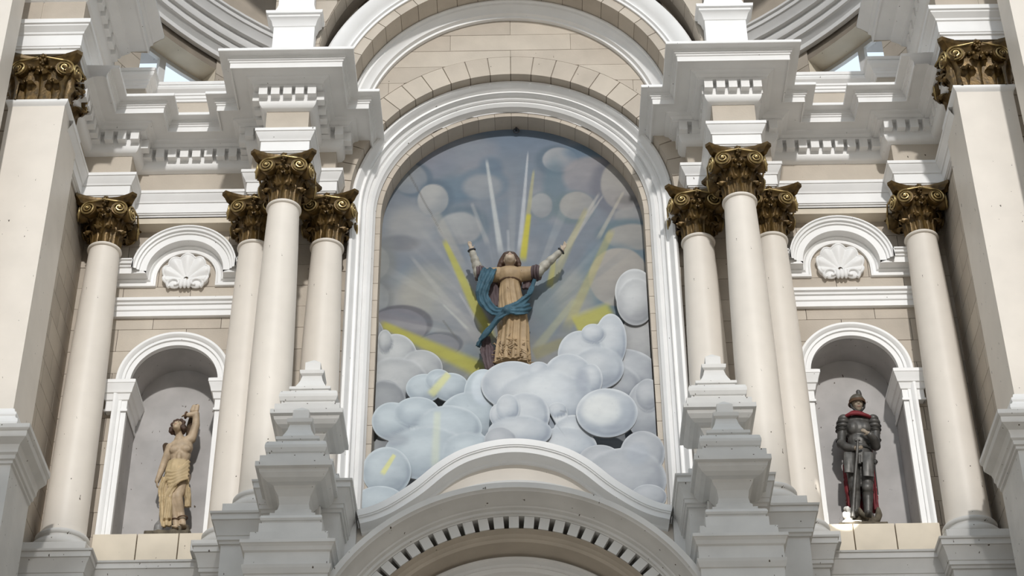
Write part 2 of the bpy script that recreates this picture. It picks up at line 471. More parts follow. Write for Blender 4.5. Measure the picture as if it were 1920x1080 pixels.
# ---- curved apse wall behind, with its cornice, drum and two windows
AY, AR = -2.2, 5.95
def ap(a, r, z):                                        # a degrees from the axis, left positive
    return (-r*math.sin(math.radians(a)), AY+r*math.cos(math.radians(a)), z)
WA0, WA1, WZ0, WZ1, WD = 44.5, 57.0, 18.4, 20.32, 0.42
mb = MB()
def apatch(a0, a1, z0, z1, r=AR+.02, n=8):
    mb.grid([[ap(a1+(a0-a1)*k/n, r, z) for k in range(n+1)] for z in (z0, z1)])
for s in (1, -1):
    mb.s = s
    apatch(0, WA0, 11, 23, n=24); apatch(WA1, 78, 11, 23, n=12); apatch(WA0, WA1, 11, WZ0); apatch(WA0, WA1, WZ1, 23)
aw = struct('wall_apse', mb, JOINT, 'curved apse wall of beige planks behind the altar', 'wall', 60)
for s, side in SIDES:
    k = 0; z = 17.6
    while z < 20.55:
        zt_ = min(z+.33, 20.55)
        for i in range(9):
            b0 = 30+i*6.0-(3 if k % 2 else 0); b1 = b0+6.0
            for c0, c1 in (((b0, b1),) if (z >= WZ1-.02 or zt_ <= WZ0) else ((b0, min(b1, WA0)), (max(b0, WA1), b1))):
                if c1-c0 < .4: continue
                mb = MB(s); n = 4; c0_, c1_ = c0+.04, c1-.04
                za, zb = z+.005, zt_-.005
                mb.grid([[ap(c1_+(c0_-c1_)*j/n, r, zz) for j in range(n+1)] for r, zz in ((AR+.02, za), (AR, za), (AR, zb), (AR+.02, zb))])
                obj('stone', mb, random.choice(STONES), aw)
        z = zt_; k += 1
n = 56
mb = MB()
CP = [(AR, 20.50), (AR-.07, 20.50), (AR-.07, 20.54), (AR-.045, 20.55), (AR-.05, 20.60), (AR-.12, 20.68), (AR-.15, 20.69), (AR-.15, 20.80), (AR-.20, 20.81), (AR-.21, 20.84),
      (AR-.21, 20.95), (AR-.27, 20.96), (AR-.28, 21.00), (AR-.33, 21.08), (AR-.35, 21.09), (AR-.35, 21.16), (AR-.38, 21.17), (AR-.38, 21.21), (AR-.2, 21.22)]
mb.grid([[ap(80-160*k/n, r, z) for k in range(n+1)] for r, z in CP])
struct('trim_1', mb, WHITE, 'curved grey-white cornice running round the apse wall', 'cornice', 25)
mb = MB(); mb.grid([[ap(80-160*k/n, r, z) for k in range(n+1)] for r, z in ((AR-.25, 21.2), (AR-.25, 23.3))])
struct('wall_drum', mb, STONE, 'beige drum wall above the apse cornice', 'wall', 60)
mb = MB(); mb.box(-7, 7, -1.5, 5, 23.2, 23.4)
struct('ceiling', mb, PLASTER, 'plain ceiling over the apse behind the altar', 'ceiling')
for i, (s, side) in enumerate(SIDES):
    mb = MB(s)                                          # reveal
    n = 8
    for za, zb in ((WZ1, WZ1),):
        mb.grid([[ap(WA1+(WA0-WA1)*j/n, r, WZ1) for j in range(n+1)] for r in (AR+WD, AR)])
        mb.grid([[ap(WA1+(WA0-WA1)*j/n, r, WZ0) for j in range(n+1)] for r in (AR, AR+WD)])
    mb.add([ap(WA0,AR,WZ0), ap(WA0,AR+WD,WZ0), ap(WA0,AR+WD,WZ1), ap(WA0,AR,WZ1)], [(0,1,2,3)])
    mb.add([ap(WA1,AR,WZ0), ap(WA1,AR+WD,WZ0), ap(WA1,AR+WD,WZ1), ap(WA1,AR,WZ1)], [(3,2,1,0)])
    wn = struct('window_%d' % (i+1), mb, SILL, 'tall apse window on the %s showing pale blue sky' % side, 'window')
    mb = MB(s); r = AR+WD-.06
    am = (WA0+WA1)/2
    def bar(a0, a1, z0, z1):
        for rr, o_ in ((r-.03, 1), (r+.03, -1)):
            g = [[ap(a1+(a0-a1)*j/4, rr, z) for j in range(5)] for z in (z0, z1)]
            mb.grid(g if o_ > 0 else g[::-1])
        mb.add([ap(a0,r-.03,z0), ap(a0,r+.03,z0), ap(a0,r+.03,z1), ap(a0,r-.03,z1)], [(0,1,2,3)])
        mb.add([ap(a1,r-.03,z0), ap(a1,r+.03,z0), ap(a1,r+.03,z1), ap(a1,r-.03,z1)], [(3,2,1,0)])
        mb.grid([[ap(a1+(a0-a1)*j/4, rr, z0) for j in range(5)] for rr in (r+.03, r-.03)])
    bar(WA0, WA0+.6, WZ0, WZ1); bar(WA1-.6, WA1, WZ0, WZ1); bar(WA0, WA1, WZ1-.07, WZ1); bar(am-.5, am+.5, WZ0, WZ1); bar(WA0, WA1, WZ0, WZ0+.07)
    obj('window_frame', mb, FRAME, wn)
    for a0, a1 in ((WA0+.6, am-.5), (am+.5, WA1-.6)):
        mb = MB(s); mb.grid([[ap(a1+(a0-a1)*j/4, r, z) for j in range(5)] for z in (WZ0+.07, WZ1-.07)])
        gm = bpy.data.materials.get('window_glass')
        if gm is None:
            gm, nt, b = new_mat('window_glass')
            b.inputs['Transmission Weight'].default_value = 1; b.inputs['Roughness'].default_value = 0.02; b.inputs['IOR'].default_value = 1.0
            b.inputs['Base Color'].default_value = (0.95, 0.98, 1, 1)
        obj('pane', mb, gm, wn)

# ------------------------------------------------------------------ mouldings
CORN = [(0,16.517),(.03,16.524),(.058,16.540),(.076,16.565),(.085,16.60),(.085,16.775),(.15,16.78),(.15,16.80),(.165,16.805),(.185,16.835),(.23,16.85),(.235,16.865),
        (.385,16.865),(.385,16.842),(.40,16.842),(.40,16.912),(.412,16.92),(.412,16.94),(.428,16.945),(.43,16.97),(.44,16.975),(.442,16.988),(.47,16.994),(.51,16.990),(.525,16.994),(.53,17.0),(.53,17.033),(.0,17.05),(-.15,17.05)]
ARCH = [(-.12,15.862),(0,15.862),(.0,15.885),(.02,15.888),(.02,15.90),(.032,15.905),(.032,16.04),(.045,16.045),(.047,16.058),(.055,16.075),(.08,16.12),(.09,16.15),(.10,16.155),(.10,16.195),(0,16.205)]
EPATH = [(-5.05,-1.6),(-5.05,-.58),(-4.49,-.58),(-4.49,-.235),(-3.06,-.235),(-3.06,-.60),(-2.81,-.60),(-2.81,-1.33),(-2.32,-1.33),(-2.32,-.60),(-2.07,-.60),(-2.07,-.1)]
DW, DP, DH = .098, .15, .128
dm = MB().box(-DW/2, DW/2, -.085, .02, 0, DH)
DENT = make_mesh('dentil', dm.v, dm.f, WHITE)
def dentils(parent, path, s, off=.085, z=16.645, me=DENT, pitch=DP, wdt=DW, proj=-.0):
    nr = mitres(path); q = [(p[0]+k[0]*off, p[1]+k[1]*off) for p, k in zip(path, nr)]
    for i in range(len(q)-1):
        a, b = q[i], q[i+1]; d = (b[0]-a[0], b[1]-a[1]); L = math.hypot(*d); u = (d[0]/L, d[1]/L)
        front = abs(u[0]) > .5
        e = proj if front else -.0
        def turn(j):
            if j <= 0 or j >= len(path)-1: return 0
            a_ = (path[j][0]-path[j-1][0], path[j][1]-path[j-1][1]); b_ = (path[j+1][0]-path[j][0], path[j+1][1]-path[j][1])
            return a_[0]*b_[1]-a_[1]*b_[0]
        s0 = e if turn(i) > 0 else -e; s1 = e if turn(i+1) > 0 else -e
        if not front:
            s0 = -.03 if turn(i) > 0 else -.10; s1 = -.03 if turn(i+1) > 0 else -.10
        A, B = -s0, L+s1
        if B-A < wdt: continue
        n = max(1, int(round((B-A+(pitch-wdt))/pitch))); 
        while n*wdt+(n-1)*.03 > B-A and n > 1: n -= 1
        st = (B-A-wdt)/(n-1) if n > 1 else 0
        for k in range(n):
            t = A+wdt/2+st*k if n > 1 else (A+B)/2
            x, y = a[0]+u[0]*t, a[1]+u[1]*t
            ang = math.atan2(u[1], u[0])
            if s < 0: ang = -ang
            if s < 0: x = -x; ang = ang if front else ang
            inst('dentil', me, parent, (x, y, z), (0,0,ang if s > 0 else (ang if front else ang+PI)))
for s, side in SIDES:
    core = MB(s)
    for x0, x1, y0 in ((-5.2,-4.49,-.58),(-4.49,-3.06,-.235),(-3.06,-2.07,-.60),(-2.81,-2.32,-1.33)):
        core.box(x0+.001, x1-.001, y0+.001, 0.02 if y0 > -1 else -.5, 15.862, 16.50)
        core.box(x0+.001, x1-.001, y0+.001, 0.05 if y0 > -1 else -.5, 16.50, 17.048)
    en = struct('trim_%d' % (2 if s > 0 else 3), core, CREAM, 'broken entablature over the %s columns and niche' % side, 'entablature')
    mb = MB(s); mb.sweep_plan(EPATH, CORN); obj('cornice', mb, WHITE, en, 25)
    mb = MB(s); mb.sweep_plan(EPATH, ARCH); obj('architrave', mb, WHITE, en, 25)
    mb = MB(s); mb.sweep_plan(EPATH, [(0,16.2),(0,16.52)]); obj('frieze', mb, STONE2, en)
    # soffit strip of the recessed length
    mb = MB(s); mb.box(-4.49, -3.06, -.22, 0, 15.78, 15.865); obj('soffit', mb, SILL, en)
    dentils(en, EPATH, s)
    # attic above the cornice
    AP = [(-5.05,-1.0),(-5.05,-.50),(-4.47,-.50),(-4.47,-.235),(-3.06,-.235),(-3.06,-.50),(-2.7,-.50)]
    core = MB(s)
    for x0, x1, y0 in ((-5.05,-4.47,-.5),(-4.47,-3.06,-.235),(-3.06,-2.5,-.5)):
        core.box(x0, x1, y0+.002, 0.05, 17.0, 17.89)
    at_ = struct('trim_%d' % (4 if s > 0 else 5), core, STONE2, 'low attic band with moulded top above the %s cornice' % side, 'attic')
    mb = MB(s); mb.sweep_plan(AP, [(0,17.66),(.015,17.665),(.02,17.69),(.035,17.70),(.04,17.73),(.055,17.74),(.055,17.765),(.10,17.80),(.115,17.83),(.10,17.862),(.115,17.865),(.125,17.90),(0,17.905),(-.3,17.905)])
    obj('moulding', mb, WHITE, at_, 25)

# ---- giant entablature above the outer pilasters
GE = -.62
GP = [(-5.70,-1.92),(-4.93,-1.92),(-4.93,GE)]
GA = [(0,16.93),(0,16.99),(.02,17.0),(.02,17.02),(.03,17.03),(.03,17.19),(.045,17.2),(.05,17.225),(.10,17.28),(.10,17.30),(.12,17.31),(.12,17.37),(0,17.38)]
GC = [(0,17.74),(.03,17.76),(.06,17.84),(.07,17.90),(.07,18.05),(.13,18.06),(.14,18.09),(.24,18.14),(.25,18.16),(.46,18.16),(.46,18.14),(.48,18.14),(.48,18.25),(.51,18.27),(.52,18.30),(.60,18.36),(.64,18.38),(.64,18.42),(0,18.44)]
for s, side in SIDES:
    core = MB(s); core.box(-5.70, -4.931, -1.919, GE, 16.93, 18.43)
    ge = struct('trim_%d' % (6 if s > 0 else 7), core, STONE2, 'giant %s entablature block above the big pilaster' % side, 'entablature')
    mb = MB(s); mb.sweep_plan(GP, GA); obj('architrave', mb, WHITE, ge, 25)
    mb = MB(s); mb.sweep_plan(GP, GC); obj('cornice', mb, WHITE, ge, 25)
    for x0, x1 in ((-5.70,-5.425),(-5.415,-4.93)):
        mb = MB(s); mb.box(x0+.003, x1-.003 if x1 < -5 else x1, -1.928, -1.9, 17.38, 17.745); obj('stone', mb, STONE, ge)
    g2 = MB().box(-.07, .07, -.06, .02, 0, .13); gme = make_mesh('dentil', g2.v, g2.f, WHITE)
    dentils(ge, GP, s, .07, 17.91, gme, .21, .14, .06)
    mb = MB(s); mb.prism([(-4.93,17.74),(-4.86,17.90),(-4.86,18.05),(-4.68,18.16),(-4.45,18.14),(-4.45,18.25),(-4.33,18.36),(-4.29,18.38),(-4.29,18.42),(-4.93,18.44)], GE-.008, GE); 
    # flat end of the return
    obj('end_plate', mb, STONE2, ge)

# ---- frame of the painting: white splayed moulding, beige strip, reveal
FR = [(1.63,-.02),(1.64,-.035),(1.655,-.085),(1.69,-.115),(1.72,-.10),(1.735,-.085),(1.74,-.13),(1.765,-.14),(1.775,-.15),(1.785,-.205),(1.80,-.185),(1.825,-.19),(1.84,-.24),(1.87,-.285),(1.90,-.285),(1.925,-.25),(1.93,-.2),(1.93,-.05)]
mb = MB(); mb.arc(0, ARZ, FR, n=80)
for s in (1, -1):
    mb.s = s; mb.grid([[(-R, y, z) for z in (11.1, ARZ)] for R, y in FR])
mb.s = 1
frm = struct('trim_8', mb, WHITE, 'broad white arched moulding framing the heaven painting', 'frame', 30)
mb = MB(); mb.arc(0, ARZ, [(1.572,.25),(1.572,.004),(1.632,.004)], n=80)
for s in (1, -1):
    mb.s = s; mb.grid([[(-R, y, z) for z in (11.1, ARZ)] for R, y in ((1.572,.25),(1.572,.004),(1.632,.004))])
obj('reveal_backing', mb, JOINT, frm)
nv = 24
for k in range(nv):
    a0, a1 = PI*k/nv+.002, PI*(k+1)/nv-.002
    ring_stone(frm, 0, ARZ, 1.57, 1.629, a0, a1, -.004, .245, random.choice(STONES[:2]), 'voussoir')
for s in (1, -1):
    for k in range(20):
        mb = MB(s); z0 = 11.13+k*.243; mb.box(-1.629, -1.57, -.004, .245, z0+.003, z0+.240)
        obj('stone', mb, random.choice(STONES[:2]), frm)
# ring under the second arch and white archivolt
mb = MB(); mb.arc(0, 17.03, [(1.777,-.39),(1.777,-.45),(1.80,-.455),(1.815,-.50),(1.83,-.505),(1.86,-.52),(1.90,-.565),(1.925,-.57),(1.935,-.60),(1.955,-.60),(1.968,-.58),(1.968,-.42)], n=80)
struct('trim_9', mb, WHITE, 'inner white arch moulding edging the tympanum', 'arch moulding', 30)
mb = MB(); mb.arc(0, 17.03, [(2.085,-.87),(2.085,-.905),(2.11,-.91),(2.125,-.935),(2.14,-.935),(2.155,-.915),(2.20,-.96),(2.25,-1.0),(2.31,-1.02),(2.34,-1.0),(2.36,-.9)], n=80)
struct('trim_10', mb, WHITE, 'outer white arch moulding below the spandrel wall', 'arch moulding', 30)

# ---- lower cornice carrying columns and niches
LC = [(0,9.6),(0,10.845),(.018,10.85),(.022,10.875),(.038,10.885),(.038,10.925),(.045,10.93),(.05,10.96),(.065,11.02),(.088,11.075),(.10,11.082),(.10,11.14),(.115,11.145),(.12,11.165),(0,11.175),(-.5,11.175)]
LP = [(-5.05,-.665),(-4.405,-.665),(-4.405,-.395),(-3.155,-.395),(-3.155,-.725),(-2.88,-.725),(-2.88,-1.38),(-2.395,-1.38),(-2.395,-1.975),(-1.665,-1.975),(-1.665,-1.30)]
for s, side in SIDES:
    core = MB(s)
    for x0, x1, y0 in ((-5.2,-4.405,-.665),(-4.405,-3.155,-.395),(-3.155,-1.9,-.725),(-2.88,-1.56,-1.38),(-2.395,-1.665,-1.975)):
        core.box(x0+.002, x1-.002, y0+.002, 0, 9.6, 11.17)
    lc = struct('trim_%d' % (11 if s > 0 else 12), core, WHITE, 'stepped pedestal course with cornice under the %s columns' % side, 'cornice')
    mb = MB(s); mb.sweep_plan(LP, LC); obj('cornice', mb, WORN_SHADE, lc, 25)
    # raised panel frame below the niche
    for dz, h in ((10.42,.03),):
        mb = MB(s); mb.box(-4.15, -3.4, -.43, -.39, 10.6, 10.64, .006); mb.box(-4.15, -4.10, -.43, -.39, 9.9, 10.6, .006); mb.box(-3.45, -3.4, -.43, -.39, 9.9, 10.6, .006)
        mb.box(-4.2, -3.35, -.42, -.39, 10.70, 10.72)
        obj('panel_frame', mb, WHITE, lc)

# ---- ogee parapet in front of the painting
OG = [(-1.56,11.165),(-1.42,11.205),(-1.28,11.272),(-1.13,11.375),(-.985,11.49),(-.77,11.69),(-.57,11.825),(-.37,11.905),(-.18,11.95),(0,11.965)]
OG = OG+[(-x, z) for x, z in reversed(OG[:-1])]
ogp = [(p.x, p.y) for p in sm([(x, z, 0) for x, z in OG], 5)]
mb = MB()
for a, b in zip(ogp[:-1], ogp[1:]):
    mb.prism([(a[0], 9.3), (b[0], 9.3), (b[0], b[1]-.1), (a[0], a[1]-.1)], -1.28, -1.0)
og = struct('trim_13', mb, CREAM, 'serpentine parapet with white cornice below the painted clouds', 'parapet')
mb = MB(); mb.sweep_xz(ogp, [(-.19,-1.28),(-.185,-1.31),(-.165,-1.32),(-.155,-1.36),(-.152,-1.455),(-.15,-1.46),(-.095,-1.46),(-.09,-1.475),(-.078,-1.475),(-.074,-1.485),(-.005,-1.485),(0,-1.475),(0,-1.0)])
obj('cornice', mb, WHITE, og, 25)
# sunk panel arch on its face
mb = MB(); mb.arc(0, 9.95, [(1.60,-1.275),(1.60,-1.30),(1.63,-1.31),(1.645,-1.275)], 25, 155, n=40); obj('moulding', mb, WHITE, og, 30)
mb = MB(); mb.box(-1.56, 1.56, -1.0, 0.3, 11.0, 11.1)
obj('ledge', mb, WHITE, og)

# ---- lower arch with its row of dentils over a black hollow
BZ = 8.84
bo = [(1.72,-1.75),(1.72,-2.30),(1.725,-2.375),(1.735,-2.38),(1.745,-2.40),(1.77,-2.40),(1.785,-2.43),(1.80,-2.435),(1.81,-2.46),(1.835,-2.49),(1.855,-2.53),(1.875,-2.575),(1.885,-2.58),(1.90,-2.60),(1.955,-2.60),(1.955,-1.35)]
mb = MB(); mb.arc(0, BZ, bo, 8, 172, n=90, closed=True)
ba = struct('trim_14', mb, WORN_SHADE, 'grey-white arched cornice with dentils at the bottom centre', 'arch cornice', 30)
bi = [(1.30,-1.86),(1.30,-1.92),(1.34,-1.93),(1.36,-1.97),(1.40,-1.98),(1.42,-1.95),(1.45,-1.95),(1.47,-2.0),(1.50,-2.0),(1.515,-1.95),(1.535,-1.94)]
mb = MB(); mb.arc(0, BZ, bi, 8, 172, n=80); obj('inner_moulding', mb, WHITE, ba, 30)
mb = MB(); mb.arc(0, BZ, [(1.535,-1.90),(1.535,-2.22),(1.55,-2.235),(1.56,-2.24),(1.57,-2.27),(1.585,-2.285),(1.597,-2.35),(1.60,-2.36),(1.60,-1.75)], 8, 172, n=80); obj('soffit_band', mb, STONE2, ba, 30)
mb = MB(); mb.arc(0, BZ, [(.2,-1.80),(1.55,-1.80)], 8, 172, n=60); obj('arch_panel', mb, STONE, ba)
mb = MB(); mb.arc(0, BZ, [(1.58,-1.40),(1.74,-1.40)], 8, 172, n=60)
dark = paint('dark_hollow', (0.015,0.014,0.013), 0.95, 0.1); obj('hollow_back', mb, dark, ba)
dd = MB().box(-.046, .046, -.052, .01, 1.601, 1.722); dme = make_mesh('dentil', dd.v, dd.f, WORN_SHADE)
nd = 34
for k in range(nd+1):
    a = 90-(k-nd/2)*4.85
    o = inst('dentil', dme, ba, (0, -2.32, BZ), (0, math.radians(90-a), 0))

# ---- niche frames, hoods, string courses
for s, side in SIDES:
    path = [(-NX-NR, 11.66), (-NX-NR, NSP)]+[(-NX+NR*math.cos(PI-PI*k/40), NSP+NR*math.sin(PI-PI*k/40)) for k in range(1, 40)]+[(-NX+NR, NSP), (-NX+NR, 11.66)]
    path = path
    mb = MB(s)
    mb.sweep_xz(path, [(0,-.05),(0,-.115),(.055,-.115),(.06,-.135),(.09,-.135),(.10,-.15),(.125,-.165),(.15,-.165),(.155,-.15),(.155,-.04)])
    nf = struct('trim_%d' % (15 if s > 0 else 16), mb, WHITE, 'white moulded arch frame around the %s statue niche' % side, 'niche frame', 30)
    for sg in (-1, 1):
        mb = MB(s)
        x0 = -NX+sg*NR; q = lambda a, b: (min(x0+sg*a, x0+sg*b), max(x0+sg*a, x0+sg*b))
        prof = [(.005,13.22),(.016,13.225),(.016,13.25),(.005,13.26),(.005,13.36),(.02,13.37),(.03,13.42),(.035,13.44),(.05,13.45),(.06,13.50),(.075,13.54),(.08,13.56),(.085,13.56),(.085,13.60),(.06,13.62)]
        # three-sided impost: reveal side, front, outer side
        if sg < 0: p3 = [(x0-.23,-.05),(x0-.23,-.12),(x0,-.12),(x0,.4)]
        else: p3 = [(x0,.4),(x0,-.12),(x0+.23,-.12),(x0+.23,-.05)]
        mb.sweep_plan(p3, prof); mb.box(*q(.004,.226), -.116, -.0, 13.222, 13.615)
        obj('impost', mb, WHITE, nf, 25)
    # hood moulding: straight lengths turning up into a stilted arch
    hz, hc, hr = 14.97, 15.10, .345
    path = [(-4.62, hz), (-NX-hr, hz), (-NX-hr, hc)]+[(-NX+hr*math.cos(PI-PI*k/36), hc+hr*math.sin(PI-PI*k/36)) for k in range(1, 36)]+[(-NX+hr, hc), (-NX+hr, hz), (-2.9, hz)]
    mb = MB(s)
    mb.sweep_xz(path, [(0,-.03),(0,-.085),(.022,-.09),(.03,-.075),(.06,-.08),(.075,-.105),(.085,-.10),(.095,-.125),(.10,-.20),(.175,-.205),(.18,-.225),(.205,-.23),(.21,-.255),(.235,-.26),(.245,-.28),(.262,-.28),(.265,-.05)])
    struct('trim_%d' % (17 if s > 0 else 18), mb, WHITE, 'white arched hood moulding over the %s shell ornament' % side, 'hood moulding', 25)
    mb = MB(s); mb.sweep_plan([(-4.75,-.05),(-2.7,-.05)], [(0,14.53),(.05,14.53),(.05,14.60),(.06,14.605),(.065,14.615),(.065,14.665),(.085,14.675),(.09,14.70),(.115,14.715),(.12,14.75),(0,14.755)])
    struct('trim_%d' % (19 if s > 0 else 20), mb, WHITE, 'white horizontal string course between %s shell and niche' % side, 'string course', 25)

# ------------------------------------------------------------------ columns
def leaf_mesh(name, h, wd, r0, mat, curl=1.0):
    cl = [(0,0),(.0,.30),(.004,.52),(.018,.72),(.045,.90),(.080,1.0),(.108,.985),(.118,.92),(.110,.87)]
    V = len(cl); U = 9; fr = []; bk = []
    for i, (o, t) in enumerate(cl):
        v = i/(V-1)
        hw = wd*(.62+.38*math.sin(PI*min(1, v*.95+.12)))*(1+.20*math.cos(v*2*PI*3.5))*(1.0 if v < .8 else 1.0-.55*(v-.8)/.2)
        rf, rb = [], []
        for j in range(U):
            u = -1+2*j/(U-1)
            x = u*hw; rib = .010*math.cos(u*PI*2.5)+.006*math.cos(u*PI*5)
            y = -(r0+o*curl)+.9*hw*u*u*.55-rib*(.4+.6*v)
            z = t*h-abs(u)**1.5*.10*h*(v > .3)+.012*abs(math.sin(u*PI*2))*v
            rf.append((x, y, z)); rb.append((x*.94, y+.014, z-.004))
        fr.append(rf); bk.append(rb)
    mb = MB(); mb.grid(fr); mb.grid([r[::-1] for r in bk])
    for side in (0, -1):
        a = [r[side] for r in fr]; b = [r[side] for r in bk]
        mb.grid([b, a] if side == 0 else [a, b])
    mb.grid([fr[-1], bk[-1]])
    return make_mesh(name, mb.v, mb.f, mat, 60)
def volute_mesh(name, R, mat, hand=1):
    """spiral scroll facing -y, its eye at the origin"""
    mb = MB(); n = 56; turns = 2.4; pts = []; rad = []
    for k in range(n+1):
        t = k/n; a = PI/2+hand*(-turns*2*PI*t); r = R*(1-.86*t**.85)
        pts.append((r*math.cos(a), -.012-.018*t, r*math.sin(a))); rad.append(R*(.135-.06*t))
    lead = [(-hand*R*2.0, .0, R*1.22), (-hand*R*1.1, -.004, R*1.10), (-hand*R*.5, -.01, R*1.02)]
    mb.tube(lead+pts, [R*.09, R*.12, R*.13]+rad, 6)
    mb.sphere((0,-.03,0), (R*.17, .012, R*.17), 10, 6)
    # drum carrying the spiral
    rows = [[(rr*math.cos(2*PI*k/20), y, rr*math.sin(2*PI*k/20)) for k in range(20)] for rr, y in ((.01, -.008), (R*.96, -.004), (R*1.0, .01), (R*.8, .10))]
    mb2 = MB(); mb2.grid([r[::-1] for r in rows][::1], closeu=True)
    return make_mesh(name, mb.v, mb.f, mat, 60), make_mesh(name+'_drum', mb2.v, mb2.f, GOLD, 50)
def abacus_mb(h, dip, z0, z1, cut=.045):
    mb = MB()
    def plan(k):
        hh = h*k; p = []; n = 10
        for q in range(4):
            for i in range(n+1):
                t = -1+2*i/n
                x = t*(hh-cut); y = -hh+dip*k*(1-t*t)
                c, s_ = math.cos(q*PI/2), math.sin(q*PI/2)
                p.append((x*c-y*s_, x*s_+y*c))
        return p
    lev = [(.86, z0), (.88, z0+(z1-z0)*.12), (.93, z0+(z1-z0)*.42), (.985, z0+(z1-z0)*.56), (1, z0+(z1-z0)*.62), (1, z1)]
    mb.grid([[(x, y, z) for x, y in plan(k)] for k, z in lev], closeu=True)
    pl = plan(.86); mb.add([(x, y, z0) for x, y in pl], [tuple(reversed(range(len(pl))))])
    pl = plan(1); mb.add([(x, y, z1) for x, y in pl], [tuple(range(len(pl)))])
    return mb
def flower_mesh(name, r):
    mb = MB()
    for k in range(7):
        a = 2*PI*k/7; mb.sphere((r*.62*math.cos(a), 0, r*.75*math.sin(a)), (r*.42, r*.45, r*.42), 8, 5)
    mb.sphere((0,-r*.35,0), r*.4, 8, 6)
    for k in range(4): mb.sphere((r*.4*math.cos(k*1.7), -.1*r, -r*(.9+.35*k)), (r*.4, r*.4, r*.4), 7, 5)
    return make_mesh(name, mb.v, mb.f, GOLD, 60)
LEAF1 = leaf_mesh('acanthus_leaf', .215, .072, .168, GOLD, .75); LEAF2 = leaf_mesh('acanthus_leaf', .385, .078, .180, GOLD, .85)
VOL_R, VOLD_R = volute_mesh('volute', .095, GOLDL, 1); VOL_L, VOLD_L = volute_mesh('volute', .095, GOLDL, -1)
FLOW = flower_mesh('flower', .043)
_bell = MB().lathe([(.16,-.02),(.166,.0),(.17,.12),(.178,.25),(.20,.36),(.235,.43),(.245,.455),(.235,.475),(.2,.49)], 0, 0, 36)
BELL = make_mesh('bell', _bell.v, _bell.f, GOLD, 60)
_ab = abacus_mb(.372, .11, .478, .582); ABA = make_mesh('abacus', _ab.v, _ab.f, GOLD, 40)
# egg band between the volutes
_eg = MB(); 
for k in range(22):
    a = 2*PI*k/22; _eg.sphere((.228*math.cos(a), .228*math.sin(a), .425), (.03,.03,.032), 8, 6)
EGG = make_mesh('egg_band', _eg.v, _eg.f, GOLD, 60)
_sh = MB().lathe([(.252,11.505),(.243,11.53),(.236,11.57),(.234,11.75),(.231,12.4),(.224,13.2),(.211,14.0),(.193,14.7),(.178,15.18),(.175,15.235),(.178,15.25)], 0, 0, 48)
_ba = MB().lathe([(.25,11.295),(.305,11.297),(.318,11.315),(.322,11.345),(.318,11.375),(.302,11.393),(.28,11.398),(.268,11.41),(.262,11.43),(.264,11.442),(.276,11.448),(.285,11.462),(.285,11.48),(.276,11.495),(.255,11.503),(.24,11.51)], 0, 0, 48)
_rg = MB().lathe([(.172,15.245),(.186,15.247),(.196,15.256),(.199,15.268),(.196,15.28),(.186,15.288),(.16,15.29)], 0, 0, 48)
SHM = make_mesh('shaft', [(x,y,z-11.165) for x,y,z in _sh.v], _sh.f, CREAM, 40)
BAM = make_mesh('base', [(x,y,z-11.165) for x,y,z in _ba.v], _ba.f, WORN_SHADE, 40)
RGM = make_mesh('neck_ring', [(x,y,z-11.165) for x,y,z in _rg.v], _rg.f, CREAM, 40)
_pl = MB().box(-.33,.33,-.33,.33,0.005,.135,.006); PLM = make_mesh('plinth', _pl.v, _pl.f, WORN_SHADE)
def sub(name, me, parent, loc, rot=(0,0,0), scale=(1,1,1)):
    o = bpy.data.objects.new(name, me); COL.objects.link(o); o.parent = parent; o.location = loc; o.rotation_euler = rot; o.scale = scale
    return o
def capital(root, z, label=None):
    c = sub('capital', BELL, root, (0,0,z))
    sub('abacus', ABA, c, (0,0,0)); sub('egg_band', EGG, c, (0,0,0))
    for k in range(8): sub('acanthus_leaf', LEAF1, c, (0,0,0), (0,0,k*PI/4+PI/8))
    for k in range(8): sub('acanthus_leaf', LEAF2, c, (0,0,-.005), (0,0,k*PI/4))
    for q in range(4):
        a = q*PI/2; R = Matrix.Rotation(a, 4, 'Z')
        for sg, vm, vd in ((1, VOL_R, VOLD_R), (-1, VOL_L, VOLD_L)):
            p = R @ Vector((sg*.178, -.295, .395)); rz = a+sg*.20
            v = sub('volute', vm, c, p, (0.0,0,rz)); sub('scroll', vd, c, p, (0,0,rz))
        sub('flower', FLOW, c, R @ Vector((0,-.285,.545)), (0,0,a))
    return c
def column(x, y, label):
    root = thing('column', (x, y, 11.165), label, 'column', 'columns of the altar')
    sub('plinth', PLM, root, (0,0,0)); sub('base', BAM, root, (0,0,0)); sub('shaft', SHM, root, (0,0,0)); sub('neck_ring', RGM, root, (0,0,0))
    capital(root, 15.28-11.165)
for s, side in SIDES:
    n_ = 'right' if s > 0 else 'left'
    column(-2.565*s, -1.08, 'cream column with gilded capital standing foremost of the three on the %s of the painting' % side)
    column(-2.985*s, -.35, 'cream column half hidden behind the foremost one, on its %s beside the %s niche' % (side, side))
    column(-2.145*s, -.35, 'cream column behind the foremost one, between it and the %s edge of the painting frame' % side)
    column(-4.72*s, -.35, 'cream column standing alone on the %s side beyond the statue niche' % side)

